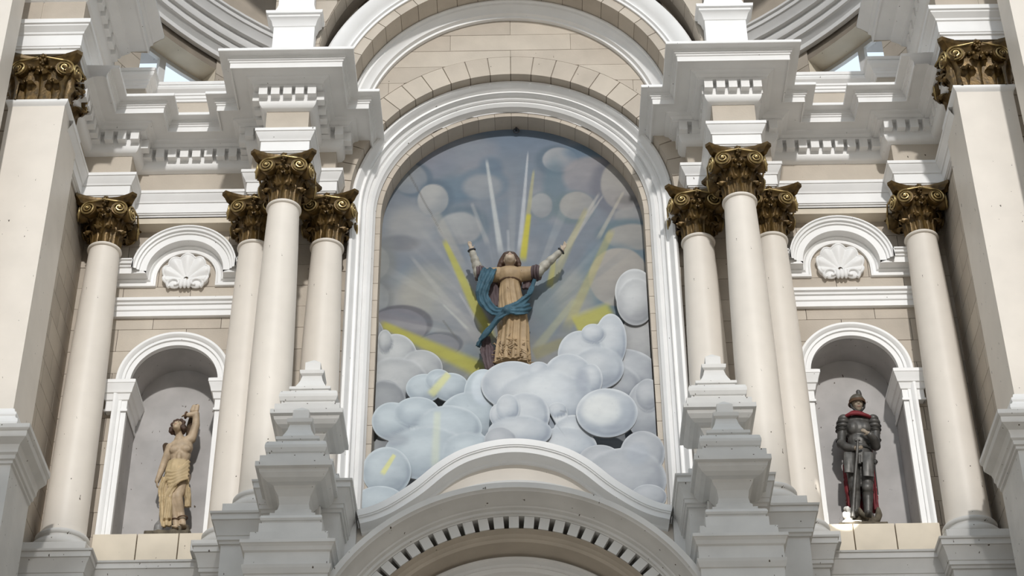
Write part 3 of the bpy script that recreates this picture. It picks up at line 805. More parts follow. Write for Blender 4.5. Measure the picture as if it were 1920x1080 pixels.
# ------------------------------------------------------------------ giant pilasters
PW = .315; PCX, PCY = -5.315, -1.535
LP1 = leaf_mesh('acanthus_leaf', .27, .105, .0, GOLD, 1.0); LP2 = leaf_mesh('acanthus_leaf', .45, .105, .0, GOLD, 1.05)
VP_R, VPD_R = volute_mesh('volute', .108, GOLDL, 1); VP_L, VPD_L = volute_mesh('volute', .108, GOLDL, -1)
for s, side in SIDES:
    root = thing('pilaster', (PCX*s, PCY, 9.6), 'giant cream square pilaster with gilded capital at the %s edge of the photo' % side, 'pilaster', 'giant pilasters')
    mb = MB(s); mb.box(-5.63, -5.0, -1.85, -1.15, 11.9, 16.235); obj('shaft', mb, CREAM, root)
    pp = [(-5.63,-1.15),(-5.63,-1.85),(-5.0,-1.85),(-5.0,-1.15)]
    mb = MB(s); mb.sweep_plan(pp, [(0,16.20),(.012,16.215),(.03,16.235),(.035,16.25),(.035,16.272),(-.1,16.275)]); mb.box(-5.64,-4.99,-1.86,-1.2,16.23,16.274); obj('neck_moulding', mb, WHITE, root, 25)
    mb = MB(s); mb.sweep_plan(pp, [(.0,12.17),(.02,12.15),(.03,12.11),(.05,12.10),(.055,12.07),(.045,12.05),(.06,12.02),(.085,12.0),(.09,11.96),(.08,11.93),(.11,11.92),(.11,11.83)][::-1]); obj('base_moulding', mb, WHITE, root, 25)
    mb = MB(s)
    mb.sweep_plan(pp, [(.10,9.6),(.10,11.45),(.12,11.46),(.12,11.49),(.14,11.50),(.145,11.54),(.165,11.56),(.165,11.60),(.18,11.64),(.245,11.69),(.25,11.705),(.25,11.75),(.265,11.76),(.275,11.775),(.275,11.82),(.1,11.84)])
    obj('pedestal', mb, WORN_SHADE, root, 25)
    mb = MB(s); mb.sweep_plan(pp, [(.12,9.6),(.26,9.9),(.26,9.98),(.22,10.0),(.18,10.06),(.13,10.10),(.11,10.14)]); obj('pedestal_foot', mb, WORN_SHADE, root, 25)
    z0 = 16.27
    mb = MB(s); mb.sqlathe([(.29,z0),(.295,z0+.2),(.305,z0+.36),(.33,z0+.46),(.35,z0+.50),(.34,z0+.53)], PCX, PCY)
    c = obj('capital', mb, GOLD, root, 40)
    ab = abacus_mb(.445, .10, .53, .665, .05); me = make_mesh('abacus', ab.v, ab.f, GOLD, 40); inst('abacus', me, c, (PCX*s, PCY, z0))
    for q in (0, 1, 3):
        a = q*PI/2; R = Matrix.Rotation(a, 4, 'Z'); ctr = Vector((PCX*s, PCY, z0))
        for x in (-.15, .15): inst('acanthus_leaf', LP1, c, ctr+R @ Vector((x, -.295, 0)), (0,0,a))
        for x in (-.27, 0, .27): inst('acanthus_leaf', LP2, c, ctr+R @ Vector((x, -.295, 0)), (0,0,a))
        for sg, vm, vd in ((1, VP_R, VPD_R), (-1, VP_L, VPD_L)):
            p = ctr+R @ Vector((sg*.262, -.375, .445)); rz = a+sg*.22
            inst('volute', vm, c, p, (0,0,rz)); inst('scroll', vd, c, p, (0,0,rz))
        inst('flower', FLOW, c, ctr+R @ Vector((0,-.385,.60)), (0,0,a), (1.25,1.25,1.25))
        eg = MB()
        for k in range(7): eg.sphere((-.15+k*.05, -.35, .475), (.028,.03,.03), 7, 5)
        em = make_mesh('egg_band', eg.v, eg.f, GOLD, 60); inst('egg_band', em, c, ctr, (0,0,a))

# nearest pier, only its edge is in view
for s, side in SIDES:
    xe = (abs(at(12, 60, -2.6).x)+abs(at(1906, 60, -2.6).x))/2
    mb = MB(s); mb.box(-7.5, -xe, -2.6, -2.2, 0, 23)
    struct('wall_pier_front_'+side, mb, CREAM, 'edge of the nearest nave pier at the top %s corner' % side, 'wall')

# ------------------------------------------------------------------ pinnacles and upper pedestals
PIN = [('base', [(.355,0),(.355,.112),(.29,.115),(.29,.24),(.265,.245)]),
       ('torus', [(.265,.245),(.268,.27),(.28,.275),(.288,.295),(.28,.325),(.262,.335),(.21,.34),(.21,.39),(.172,.395)]),
       ('neck', [(.172,.395),(.168,.44),(.15,.46),(.138,.52),(.15,.60),(.185,.66),(.195,.69),(.21,.695)]),
       ('ledge', [(.21,.695),(.25,.70),(.29,.725),(.32,.765),(.328,.80),(.345,.805),(.36,.812),(.36,.862),(.325,.868),(.325,.945),(.27,.95)]),
       ('upper_torus', [(.27,.95),(.268,1.0),(.28,1.01),(.292,1.05),(.292,1.08),(.28,1.12),(.26,1.135),(.19,1.14),(.19,1.19),(.207,1.195),(.207,1.225),(.155,1.235)]),
       ('spire', [(.155,1.235),(.15,1.27),(.135,1.30),(.115,1.35),(.098,1.42),(.12,1.44),(.125,1.48),(.078,1.49),(.078,1.60),(.0,1.68)])]
PMES = []
for nme, pr in PIN:
    b_ = MB().sqlathe(pr, 0, 0); PMES.append((nme, make_mesh(nme, b_.v, b_.f, WORN_SHADE)))
def pinnacle(x, y, z, label, k=1.0):
    r = thing('pinnacle', (x, y, z), label, 'pinnacle', 'stepped pinnacles')
    for nme, me in PMES: sub(nme, me, r, (0,0,0))
    return r
for s, side in SIDES:
    pinnacle(-2.045*s, -1.62, 11.175, 'white stepped pinnacle with square ledge on the %s, the farther one against the columns' % side)
    pn = pinnacle(-2.045*s, -2.28, 10.175, 'grey shaded stepped pinnacle on the %s, the nearer one standing lower in front' % side)
    # block under the nearer pinnacle
    mb = MB(s); cx, cy = -2.045, -2.28
    mb.sqlathe([(.375,9.0),(.375,9.84),(.385,9.85),(.40,9.90),(.405,9.93),(.385,9.935),(.385,10.06),(.40,10.075),(.41,10.11),(.425,10.135),(.432,10.14),(.432,10.172),(.3,10.175)], cx, cy)
    r = thing('pedestal', (cx*s, cy, 9.0), 'grey moulded pedestal block at the bottom %s under the nearer pinnacle' % side, 'pedestal', 'front pedestals')
    obj('cap', mb, WORN_SHADE, r)
    mb = MB(s); mb.box(cx-.375, cx+.375, -2.2, -1.6, 9.0, 10.17); obj('back_block', mb, WORN_SHADE, r)
    # block behind the pinnacle neck, tying it to the wall
    mb = MB(s); mb.box(cx-.19, cx+.21, -2.1, -1.98, 10.42, 10.86, .01); obj('tie_block', mb, WORN_SHADE, pn)
    # upper pedestals above the foremost columns
    x0, x1, yf = -2.815, -2.325, -1.34
    r = thing('pedestal', (-2.57*s, -1.1, 17.05), 'white pedestal on the cornice above the foremost %s column' % side, 'pedestal', 'upper pedestals')
    pp = [(x0,-1.175),(x0,yf),(x1,yf),(x1,-1.175)]
    mb = MB(s); mb.sweep_plan(pp, [(.07,17.04),(.07,17.20),(.055,17.25),(.02,17.44),(.008,17.48),(0,17.50),(0,17.86)]); obj('shaft', mb, WHITE, r, 25)
    mb = MB(s); mb.sweep_plan(pp, [(0,17.85),(.01,17.86),(.03,17.93),(.055,17.96),(.065,17.965),(.065,18.0),(.09,18.005),(.095,18.045),(.03,18.06),(.03,18.10),(-.24,18.11)]); obj('cap', mb, WHITE, r, 25)
    mb = MB(s); mb.sweep_plan(pp, [(.02,18.05),(-.02,18.2),(-.03,18.25),(-.03,19.2),(-.2,19.2)]); obj('upper_block', mb, WHITE, r, 25)

# ------------------------------------------------------------------ scallop shells
def shell(s, side):
    cx, cz, y0 = -NX, 15.075, -.052
    r = thing('shell_ornament', (cx*s, y0, 15.21), 'white carved scallop shell under the %s hood moulding' % side, 'shell', 'scallop shells')
    nr_ = 7; TH = 116; mb = MB(); nt = nr_*8; rows = []
    def edge(t):
        base = .335*(1-.30*(abs(t)/TH)**1.6)
        return base*(.925+.075*abs(math.cos((t/TH*nr_/2+.0)*PI)))
    for k in range(11):
        q = k/10; row = []
        for i in range(nt+1):
            t = -TH+2*TH*i/nt; a = math.radians(90-t); R = edge(t)*(.10+.90*q)
            ph = (t/TH*nr_/2)*PI
            rid = abs(math.cos(ph))
            d = .018+.050*math.sin(PI*min(q,.8)*.62)*(.45+.55*rid)+.022*q*q*rid
            if q > .93: d *= .72
            row.append((cx+R*math.cos(a), y0-d, cz+R*math.sin(a)*.98))
        rows.append(row)
    mb.grid(rows); last = rows[-1]; mb.grid([last, [(p[0], y0+.01, p[2]) for p in last]])
    mb2 = MB(s); mb2.add(mb.v, [tuple(reversed(f)) for f in mb.f]); obj('fan', mb2, WHITE, r, 50)
    mb = MB(s)
    mb.tube([(p[0], p[1]-.004, p[2]) for p in last], .013, 6)
    obj('rim', mb, WHITE, r, 60)
    for sg in (-1, 1):
        mb = MB(s); pts = []; rad = []
        for k in range(26):
            t = k/25; a = -.9+t*5.6; R = .088*(1-.62*t)
            pts.append((cx+sg*(.125+R*math.cos(a)), y0-.05-.012*t, cz-.085+R*math.sin(a)*.8)); rad.append(.022-.008*t)
        mb.tube(pts, rad, 6); mb.sphere((cx+sg*.125, y0-.03, cz-.085), (.08,.03,.062), 10, 6); obj('scroll', mb, WHITE, r, 60)
    mb = MB(s)
    for x in (-.045, 0, .045): mb.sphere((cx+x, y0-.055, cz-.09), (.03,.035,.07), 8, 7)
    obj('hinge', mb, WHITE, r, 60)
for s, side in SIDES: shell(s, side)

# ------------------------------------------------------------------ the painting
def s2l(c):
    c = np.asarray(c, float)/255.0
    return np.where(c <= .04045, c/12.92, ((c+.055)/1.055)**2.4)
def project(P):
    d = P-np.array(CAM); wv = d @ np.array(FWD)
    return 960+FPX*(d @ np.array(RGT))/wv, 540-FPX*(d @ np.array(UPV))/wv
def sstep(a, b, x):
    t = np.clip((x-a)/(b-a), 0, 1); return t*t*(3-2*t)
class Canvas:
    def __init__(self, px, py, col): self.x, self.y = px, py; self.c = np.tile(np.array(col, float), (len(px), 1))
    def blend(self, a, col): a = np.clip(a, 0, 1)[:, None]; self.c = self.c*(1-a)+np.asarray(col, float)*a
    def wob(self, k, amp):
        return amp*(np.sin(self.x*.071*k+self.y*.043*k+k)+np.sin(self.x*.031*k-self.y*.083*k+2*k)+.6*np.sin(self.x*.17*k+1.3)*np.sin(self.y*.13*k))
    def ell(self, cx, cy, rx, ry, mid, low, soft=.12, a=.9, ang=-2.2, halo=None, hside=0, hw=.35):
        dx = (self.x-cx)/rx; dy = (self.y-cy)/ry; d = np.hypot(dx, dy)+self.wob(1, .012)
        if halo is not None:
            hx = dx-.22*math.cos(hside); hy = dy-.22*math.sin(hside)
            self.blend(sstep(1+hw, .95, np.hypot(hx, hy))*.75, halo)
        m_ = sstep(1.0+soft*.3, 1.0-soft, d)*a
        lit = np.clip(.5-.5*(dx*math.cos(ang+PI)+dy*math.sin(ang+PI)), 0, 1)
        t = sstep(.15, .8, lit*.8+.25*(1-d)+self.wob(2.3, .03))[:, None]
        col = np.asarray(low)*(1-t)+np.asarray(mid)*t
        self.c = self.c*(1-m_[:, None])+col*m_[:, None]
    def ray(self, x0, y0, x1, y1, w0, w1, col, a=.7, soft=.6):
        L = math.hypot(x1-x0, y1-y0); ux, uy = (x1-x0)/L, (y1-y0)/L
        t = ((self.x-x0)*ux+(self.y-y0)*uy)/L; n = np.abs(-(self.x-x0)*uy+(self.y-y0)*ux)
        wd = w0+(w1-w0)*np.clip(t, 0, 1)
        self.blend(sstep(1, 1-soft, n/wd)*sstep(-.02, .06, t)*sstep(1.05, .85, t)*a, col)
    def poly_dark(self, pts, wd, col, a=.7):
        for p, q in zip(pts[:-1], pts[1:]): self.ray(p[0], p[1], q[0], q[1], wd, wd, col, a, .8)
def painted(name, rows, y_back, canvas_fn, flat=None):
    """grid of points with colours painted on, given a thin body behind"""
    n = len(rows[0]); P = np.array([p for r in rows for p in r])
    mb = MB(); mb.grid(rows)
    px, py = project(P); col = canvas_fn(px, py)
    return mb, col
def set_paint(me, col, extra=0):
    at_ = me.color_attributes.new('paint', 'FLOAT_COLOR', 'POINT')
    full = np.ones((len(me.vertices), 4), np.float32); k = min(len(col), len(full)); full[:k, :3] = s2l(col[:k]); 
    if k < len(full): full[k:, :3] = s2l((150,150,150))
    at_.data.foreach_set('color', full.ravel())

PALE, MIDG, DK = (172,172,170), (140,143,146), (98,112,124)
def paint_mural(px, py):
    c = Canvas(px, py, (122,129,137))
    c.blend(sstep(330, 240, py)*.75, (112,128,146)); c.blend(sstep(560, 690, py)*.6, (138,138,128))
    c.blend(sstep(.0, .5, c.wob(.5, .25))*.5, (150,150,152)); c.blend(sstep(.1, .5, c.wob(.8, -.22))*.45, (114,128,140))
    E = c.ell
    E(880, 285, 60, 38, (142,146,152), (132,136,144), .4, .7); E(800, 300, 60, 42, (140,142,150), (126,132,142), .4, .8)
    E(855, 355, 46, 30, (108,124,136), (98,116,130), .5, .8); E(920, 315, 26, 26, (104,120,134), (98,114,130), .5, .7)
    E(768, 335, 34, 30, (146,150,152), (130,136,142), .12, .9, halo=DK, hside=.3, hw=.22)
    E(812, 375, 30, 30, (164,164,162), (142,146,148), .08, .95, halo=DK, hside=-.6)
    E(905, 350, 42, 26, (148,150,152), (138,142,146), .3, .8, halo=(108,122,134), hside=-1.5)
    E(862, 428, 44, 32, (156,158,158), (142,144,146), .15, .9, halo=(100,114,124), hside=-.9)
    E(770, 430, 60, 55, (156,156,154), (144,146,148), .5, .7)
    E(1050, 300, 34, 24, (158,160,162), (138,142,148), .1, .9, halo=DK, hside=2.8, hw=.4)
    E(1040, 350, 26, 60, (104,122,132), (104,118,128), .5, .7); E(1100, 285, 50, 20, (100,120,138), (108,124,138), .5, .7)
    E(1108, 330, 58, 38, (146,144,146), (130,130,136), .2, .85)
    E(1172, 345, 48, 50, (156,154,150), (140,138,138), .08, .95, halo=(112,114,122), hside=2.7)
    E(1178, 375, 26, 10, (122,120,118), (116,116,116), .5, .8)
    E(1015, 385, 22, 24, (152,154,154), (140,142,144), .12, .9, halo=(112,124,130), hside=.2)
    E(1082, 386, 34, 27, (154,152,148), (142,142,142), .1, .9, halo=(108,122,126), hside=2.6)
    E(1185, 405, 38, 18, (150,150,148), (128,130,134), .25, .85); E(1185, 445, 52, 26, (152,150,146), (144,144,142), .12, .9, halo=(98,116,124), hside=-2.2)
    E(1175, 478, 55, 12, (104,122,132), (104,120,128), .4, .8)
    E(705, 492, 26, 32, (156,158,154), (146,148,146), .1, .95, halo=(118,122,122), hside=.2); E(706, 560, 24, 30, (150,154,154), (140,144,146), .1, .95, halo=(116,120,122), hside=.2)
    E(750, 456, 42, 17, (112,116,122), (120,122,126), .4, .8); E(725, 500, 26, 70, (128,132,132), (124,128,130), .5, .6)
    E(800, 560, 75, 70, (162,160,150), (146,148,148), .5, .75); E(880, 560, 60, 90, (152,154,156), (146,148,152), .6, .6)
    E(1128, 520, 30, 62, (104,122,132), (110,126,134), .4, .85); E(1160, 520, 58, 56, (160,156,150), (150,148,144), .06, .95, halo=(104,122,132), hside=2.9)
    E(1030, 560, 50, 55, (126,138,142), (122,134,136), .5, .7); E(1080, 560, 44, 60, (150,152,146), (146,148,144), .5, .7)
    E(745, 612, 58, 34, (130,130,134), (124,124,130), .05, .95, ang=1.6, halo=(92,92,98), hside=-.9, hw=.06)
    E(822, 648, 40, 22, (132,134,138), (128,130,134), .06, .95, halo=(100,104,110), hside=-.9, hw=.08)
    th = np.arctan2(px-958, 640-py); rr = np.hypot(px-958, py-640)
    st = .5*np.sin(th*17+1)+.4*np.sin(th*31+2.2)+.3*np.sin(th*53+.4)
    c.blend(sstep(.25, .9, st)*sstep(60, 140, rr)*sstep(330, 190, rr)*.28, (176,176,172)); c.blend(sstep(.25, .9, -st)*sstep(60, 140, rr)*sstep(330, 190, rr)*.25, (112,120,128))
    Yl = (176,172,84); Yp = (166,162,112)
    c.ray(912, 298, 940, 480, 3.5, 8, (186,188,186), .75); c.ray(990, 284, 974, 480, 2, 8, (184,186,188), .75)
    c.ray(1001, 318, 980, 480, 3, 9, (168,164,130), .7); c.ray(992, 400, 980, 490, 6, 9, (184,176,60), .75)
    c.ray(884, 380, 915, 460, 4, 7, (166,166,164), .5); c.ray(952, 430, 954, 480, 3, 4, (166,168,170), .6)
    c.ray(765, 322, 830, 440, 1.3, 1.0, (96,94,92), .8); c.ray(815, 400, 870, 500, 14, 9, (162,160,152), .45)
    c.ray(832, 450, 922, 640, 6, 17, Yl, .75); c.ray(770, 480, 900, 640, 4, 12, (168,168,164), .4); c.ray(830, 570, 880, 620, 2, 4, (184,186,180), .55)
    c.ray(860, 548, 905, 620, 2, 6, (178,178,178), .5); c.ray(830, 600, 860, 640, 2, 2, (104,104,100), .5)
    c.ray(712, 606, 915, 700, 10, 24, (172,168,78), .8, .75)
    c.ray(1124, 362, 1040, 500, 3, 10, (176,174,168), .6); c.ray(1131, 366, 1060, 470, 2, 6, (172,170,166), .6); c.ray(1170, 358, 1120, 450, 3, 6, (176,172,160), .6)
    c.ray(1148, 430, 1060, 620, 9, 13, (170,164,112), .5); c.ray(1100, 390, 1030, 540, 6, 12, (166,160,118), .45); c.ray(1080, 560, 1000, 660, 7, 12, (166,166,138), .5)
    c.ray(1040, 480, 1030, 540, 5, 9, (178,170,96), .55)
    c.ray(1078, 612, 1148, 578, 27, 18, (176,172,92), .8, .7)
    c.ray(1000, 665, 1060, 640, 16, 12, (140,136,104), .6)
    c.blend(sstep(.25, .6, c.wob(2.6, .16))*.18, (120,128,134)); c.blend(sstep(.25, .6, c.wob(3.7, -.16))*.16, (164,164,160))
    c.c = np.clip(c.c*.92+(c.c-c.c.mean(0))*.22, 20, 235)
    return c.c
YM = 0.245
xs = np.linspace(-1.57, 1.57, 240); rows = []
for z in np.linspace(11.1, ARZ, 380): rows.append([(x, YM, z) for x in xs])
for k in range(1, 121):
    z = ARZ+1.57*math.sin(PI/2*k/120); hw = 1.57*math.cos(PI/2*k/120)
    rows.append([(x*hw/1.57, YM, z) for x in xs])
mb, col = painted('mural', rows, .3, paint_mural)
mu = obj('mural', mb, MURAL); set_paint(mu.data, col)
tag(mu, 'tall arched painting of a grey blue cloudy sky with yellow and white rays', 'painting')
mb = MB(); 
for k in range(24):
    pass
# small iron ring at the top of the painting
p = at(968, 247, .22)
mb = MB(); mb.tube([(p.x+.035*math.cos(2*PI*k/20), .20, p.z+.035*math.sin(2*PI*k/20)) for k in range(21)], .007, 6); mb.box(p.x-.012, p.x+.012, .19, .25, p.z+.03, p.z+.05)
IRON = paint('dark_iron', (.05,.05,.055), .5, .1)
tag(obj('hook', mb, IRON), 'small dark iron ring at the very top of the painting', 'hook')

# painted cloud boards standing in front of the painting, each a cut-out of its own
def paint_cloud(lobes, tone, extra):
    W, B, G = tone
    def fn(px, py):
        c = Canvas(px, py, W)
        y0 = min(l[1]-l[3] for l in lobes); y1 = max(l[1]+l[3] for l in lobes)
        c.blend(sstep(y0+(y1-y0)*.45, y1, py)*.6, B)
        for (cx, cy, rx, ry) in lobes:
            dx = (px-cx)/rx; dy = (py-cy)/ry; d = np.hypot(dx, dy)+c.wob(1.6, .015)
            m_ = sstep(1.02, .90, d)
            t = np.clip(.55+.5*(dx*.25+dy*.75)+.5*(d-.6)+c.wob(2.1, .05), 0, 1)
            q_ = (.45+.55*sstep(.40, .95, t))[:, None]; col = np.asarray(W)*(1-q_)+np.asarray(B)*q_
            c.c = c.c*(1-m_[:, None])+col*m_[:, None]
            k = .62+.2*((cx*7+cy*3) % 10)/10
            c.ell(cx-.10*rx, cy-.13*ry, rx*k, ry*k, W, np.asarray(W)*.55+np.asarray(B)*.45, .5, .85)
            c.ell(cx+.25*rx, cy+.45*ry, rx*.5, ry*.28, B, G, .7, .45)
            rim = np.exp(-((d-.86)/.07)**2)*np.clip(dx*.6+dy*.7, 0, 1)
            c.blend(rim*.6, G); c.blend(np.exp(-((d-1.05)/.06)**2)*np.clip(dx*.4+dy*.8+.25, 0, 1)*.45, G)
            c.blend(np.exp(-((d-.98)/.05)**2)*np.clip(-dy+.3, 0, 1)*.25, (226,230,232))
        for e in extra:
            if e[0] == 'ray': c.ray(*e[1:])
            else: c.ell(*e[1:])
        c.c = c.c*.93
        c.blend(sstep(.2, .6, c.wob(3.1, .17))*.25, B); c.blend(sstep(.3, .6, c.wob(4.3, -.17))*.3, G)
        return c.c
    return fn
CW = ((208,212,215), (164,172,182), (122,130,143)); CB = ((198,208,213), (160,171,180), (124,134,145)); CG = ((160,163,166), (124,128,133), (98,102,108)); CM = ((190,193,197), (152,157,164), (120,126,134))
YEL = (224,222,150)
CLOUDS = [
 (0.160, [(703,636,18,36),(700,690,20,60)], CG, [], 'narrow grey painted cloud board against the left edge of the painting'),
 (0.120, [(742,668,40,42),(790,690,40,34),(745,720,60,50),(722,640,14,22)], ((196,198,198),(150,154,158),(116,120,126)), [], 'grey painted cloud board at left under the dark oval clouds'),
 (0.160, [(1208,640,44,64)], ((182,182,182),(150,152,154),(128,130,134)), [], 'dull grey cloud board at right edge below the round white cloud'),
 (0.120, [(1190,548,37,44),(1192,566,36,44)], ((210,212,212),(160,162,166),(112,116,120)), [], 'round white painted cloud high at the right edge of the painting'),
 (0.080, [(1168,700,66,46),(1140,720,60,40)], CM, [], 'swirling grey cloud board right of centre with a dark wavy lower edge'),
 (0.040, [(1145,640,30,52),(1088,664,42,44),(1120,690,50,40),(1112,625,22,18)], CW, [], 'large white two-humped cloud board on the right beside the statue'),
 (0.080, [(722,760,40,48)], CG, [], 'flat grey cloud board in the left corner with a dark gap above it'),
 (0.000, [(1212,770,38,56),(1215,740,24,30)], CM, [], 'tall pale cloud board at the right edge behind the big round one'),
 (0.030, [(795,728,34,27),(822,712,24,20),(845,726,34,27)], CB, [('ray',842,700,806,742,9,12,YEL,.7,.7)], 'small blue-white cloud board left of centre with a yellow streak'),
 (-0.245, [(906,738,36,46),(880,790,60,55)], CB, [('ell',908,728,26,34,(216,224,230),(200,210,220),.2,.7)], 'oval pale blue cloud board left below the feet of the woman statue'),
 (-0.285, [(962,722,60,45),(1010,692,20,14),(1065,705,46,42),(1110,712,20,30),(1020,755,95,60)], CW, [('ell',1092,715,16,30,(160,166,178),(150,158,170),.5,.6),('ell',1030,735,44,44,(220,224,226),(204,210,216),.3,.7)], 'broad white cloud board hiding the feet of the woman statue'),
 (-0.445, [(938,826,30,26)], CM, [], 'low pale cloud board peeping over the top of the parapet'),
 (-0.365, [(985,778,46,42),(932,778,14,20),(952,765,22,26),(975,810,60,30)], CW, [], 'round white cloud board with a small knob on its left, at the centre'),
 (-0.325, [(1075,812,38,34),(1045,768,18,14),(1060,840,60,40)], CW, [('ray',1050,770,1076,775,2,2,(140,146,150),.7)], 'small white cloud board with grey curls between two round clouds'),
 (-0.365, [(1138,774,58,46)], CW, [('ell',1172,782,22,36,(168,176,186),(160,168,178),.5,.6),('ell',1128,768,40,32,(224,226,224),(212,216,216),.3,.8)], 'big round white cloud board with swirled grey rim right of centre'),
 (-0.405, [(735,790,38,36),(782,772,42,28),(842,804,62,44),(800,850,80,50),(880,850,50,40)], CB, [('ray',820,770,815,880,10,12,(222,226,190),.4,.8),('ell',740,825,30,14,(160,166,174),(150,156,166),.5,.5)], 'wide two-humped blue-white cloud board at the lower left'),
 (-0.405, [(1125,862,40,28),(1205,850,42,42),(1170,900,80,60)], CM, [('ell',1195,850,26,24,(176,182,192),(168,176,186),.4,.5)], 'grey-white cloud board at the lower right above the parapet curve'),
 (-0.445, [(725,884,46,46)], CB, [('ray',740,852,716,890,5,7,YEL,.85,.6)], 'round pale blue cloud board at bottom left with a yellow dash'),
 (-0.485, [(712,945,50,34)], CB, [], 'lowest blue cloud board in the bottom left corner'),
 (-0.485, [(1216,932,34,24)], CM, [], 'lowest grey cloud board in the bottom right corner'),
 (0.207, [(965,850,270,100),(800,780,90,60),(1150,770,90,60)], CG, [], 'large grey backing cloud board behind all the white ones')
]
for (Y, lobes, tone, extra, label) in CLOUDS:
    cx = sum(l[0]*l[2]*l[3] for l in lobes)/sum(l[2]*l[3] for l in lobes); cy = sum(l[1]*l[2]*l[3] for l in lobes)/sum(l[2]*l[3] for l in lobes)
    NA, NRr = 150, 26; rad = []
    for k in range(NA):
        a = 2*PI*k/NA; ux, uy = math.cos(a), math.sin(a); best = 6
        for (ex, ey, rx, ry) in lobes:
            ox, oy = (cx-ex)/rx, (cy-ey)/ry; vx, vy = ux/rx, uy/ry
            A = vx*vx+vy*vy; Bq = ox*vx+oy*vy; Cq = ox*ox+oy*oy-1; D = Bq*Bq-A*Cq
            if D > 0: best = max(best, (-Bq+math.sqrt(D))/A)
        rad.append(best)
    LIM = 1.555 if Y > -.02 else 1.60
    rows = []
    for i in range(NRr+1):
        q = i/NRr; row = []
        for k in range(NA):
            a = -2*PI*k/NA; r = rad[-k % NA]*q
            p = at(cx+r*math.cos(a), cy+r*math.sin(a), Y)
            row.append((max(-LIM, min(LIM, p.x)), Y-.012*(1-q*q), p.z))
        rows.append(row)
    mb = MB(); P = np.array([p for r in rows for p in r])
    mb.grid(rows[::-1], closeu=True)
    P = np.array([p for r in rows[::-1] for p in r]); px, py = project(P)
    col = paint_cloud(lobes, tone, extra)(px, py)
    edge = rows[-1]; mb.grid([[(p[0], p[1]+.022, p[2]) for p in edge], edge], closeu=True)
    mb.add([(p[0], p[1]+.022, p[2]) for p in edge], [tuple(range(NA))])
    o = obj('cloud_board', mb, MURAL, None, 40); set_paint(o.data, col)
    tag(o, label, 'cloud', 'painted cloud boards')

# ------------------------------------------------------------------ statues
def remesh(name, mb, vox, mat, parent=None, smooth_it=3, origin=None):
    """closed, overlapping lumps melted into one continuous surface"""
    me = make_mesh('tmp', mb.v, mb.f, None)
    o = bpy.data.objects.new('tmp', me); COL.objects.link(o)
    md = o.modifiers.new('r', 'REMESH'); md.mode = 'VOXEL'; md.voxel_size = vox; md.use_smooth_shade = True
    ms = o.modifiers.new('s', 'SMOOTH'); ms.iterations = smooth_it; ms.factor = .5
    dg = bpy.context.evaluated_depsgraph_get(); ev = o.evaluated_get(dg)
    m2 = bpy.data.meshes.new_from_object(ev); bpy.data.objects.remove(o)
    off = wloc(parent) if parent else Vector((0,0,0)); m2.transform(Matrix.Translation(-off))
    m2.name = name; m2.materials.clear(); m2.materials.append(mat)
    m2.polygons.foreach_set('use_smooth', [True]*len(m2.polygons))
    r = bpy.data.objects.new(name, m2); COL.objects.link(r)
    if parent: r.parent = parent
    return r
def split_re(name, mb, vox, mat, parent, smooth_it=2):
    o = remesh(name, mb, vox, mat, parent, smooth_it); me = o.data
    b = MB(); b.v = [tuple(v.co) for v in me.vertices]; b.f = [tuple(p.vertices) for p in me.polygons]
    parts = sorted(islands(b), key=lambda q: -len(q.v))
    parts = [q for q in parts if len(q.v) > 40]
    bpy.data.objects.remove(o)
    off = wloc(parent)
    for q in parts:
        q.v = [(x+off.x, y+off.y, z+off.z) for x, y, z in q.v]; obj(name, q, mat, parent, 180)
def limb(mb, pts, rads, n=7, sq=1.0):
    """chain of balls along joints"""
    for (a, ra), (b, rb) in zip(zip(pts[:-1], rads[:-1]), zip(pts[1:], rads[1:])):
        a, b = Vector(a), Vector(b); L = (b-a).length; k = max(2, int(L/(min(ra, rb)*.45)))
        for i in range(k+1):
            t = i/k; r = ra+(rb-ra)*t; mb.sphere(a.lerp(b, t), (r, r*sq, r), 12, 8)
def head(mb, c, r, look, up=(0,0,1), neck=None):
    """head with brow, nose, lips, chin and ears; look = facing direction. r = half the face height"""
    f = Vector(look).normalized(); s_ = f.cross(Vector(up)).normalized(); u = s_.cross(f).normalized()
    M3 = Matrix((s_, f, u)).transposed()
    P = lambda x, y, z: Vector(c)+M3 @ Vector((x*r, y*r, z*r))
    def S(x, y, z, a, b, cc): mb.sphere(P(x,y,z), (a*r, b*r, cc*r), 12, 9, M3)
    S(0,-.10,.22,.74,.86,.80); S(0,.14,-.25,.54,.64,.70); S(0,.36,-.72,.30,.28,.26)
    S(0,.70,.02,.13,.13,.30); S(0,.80,-.16,.15,.17,.11); S(0,.62,.26,.52,.14,.12)
    S(-.28,.54,-.22,.21,.18,.24); S(.28,.54,-.22,.21,.18,.24)
    S(0,.68,-.44,.22,.12,.06); S(0,.65,-.54,.18,.12,.06)
    for e in (-1, 1): S(e*.74,-.05,.0,.09,.16,.24)
    return P, M3
def face(parent, P, M3, r, eye, lip, name_prefix=''):
    mb = MB()
    for e in (-1, 1): mb.sphere(P(e*.27,.66,.12), (.12*r,.06*r,.055*r), 10, 6, M3)
    split('eye', mb, eye, parent, 60)
    mb = MB(); mb.sphere(P(0,.73,-.48), (.19*r,.08*r,.06*r), 10, 6, M3); obj('lips', mb, lip, parent, 60)
    mb = MB()
    for e in (-1, 1): mb.tube([P(e*.44,.60,.26), P(e*.28,.71,.33), P(e*.12,.72,.28)], [.02*r,.035*r,.02*r], 6)
    split('eyebrow', mb, eye, parent, 60)
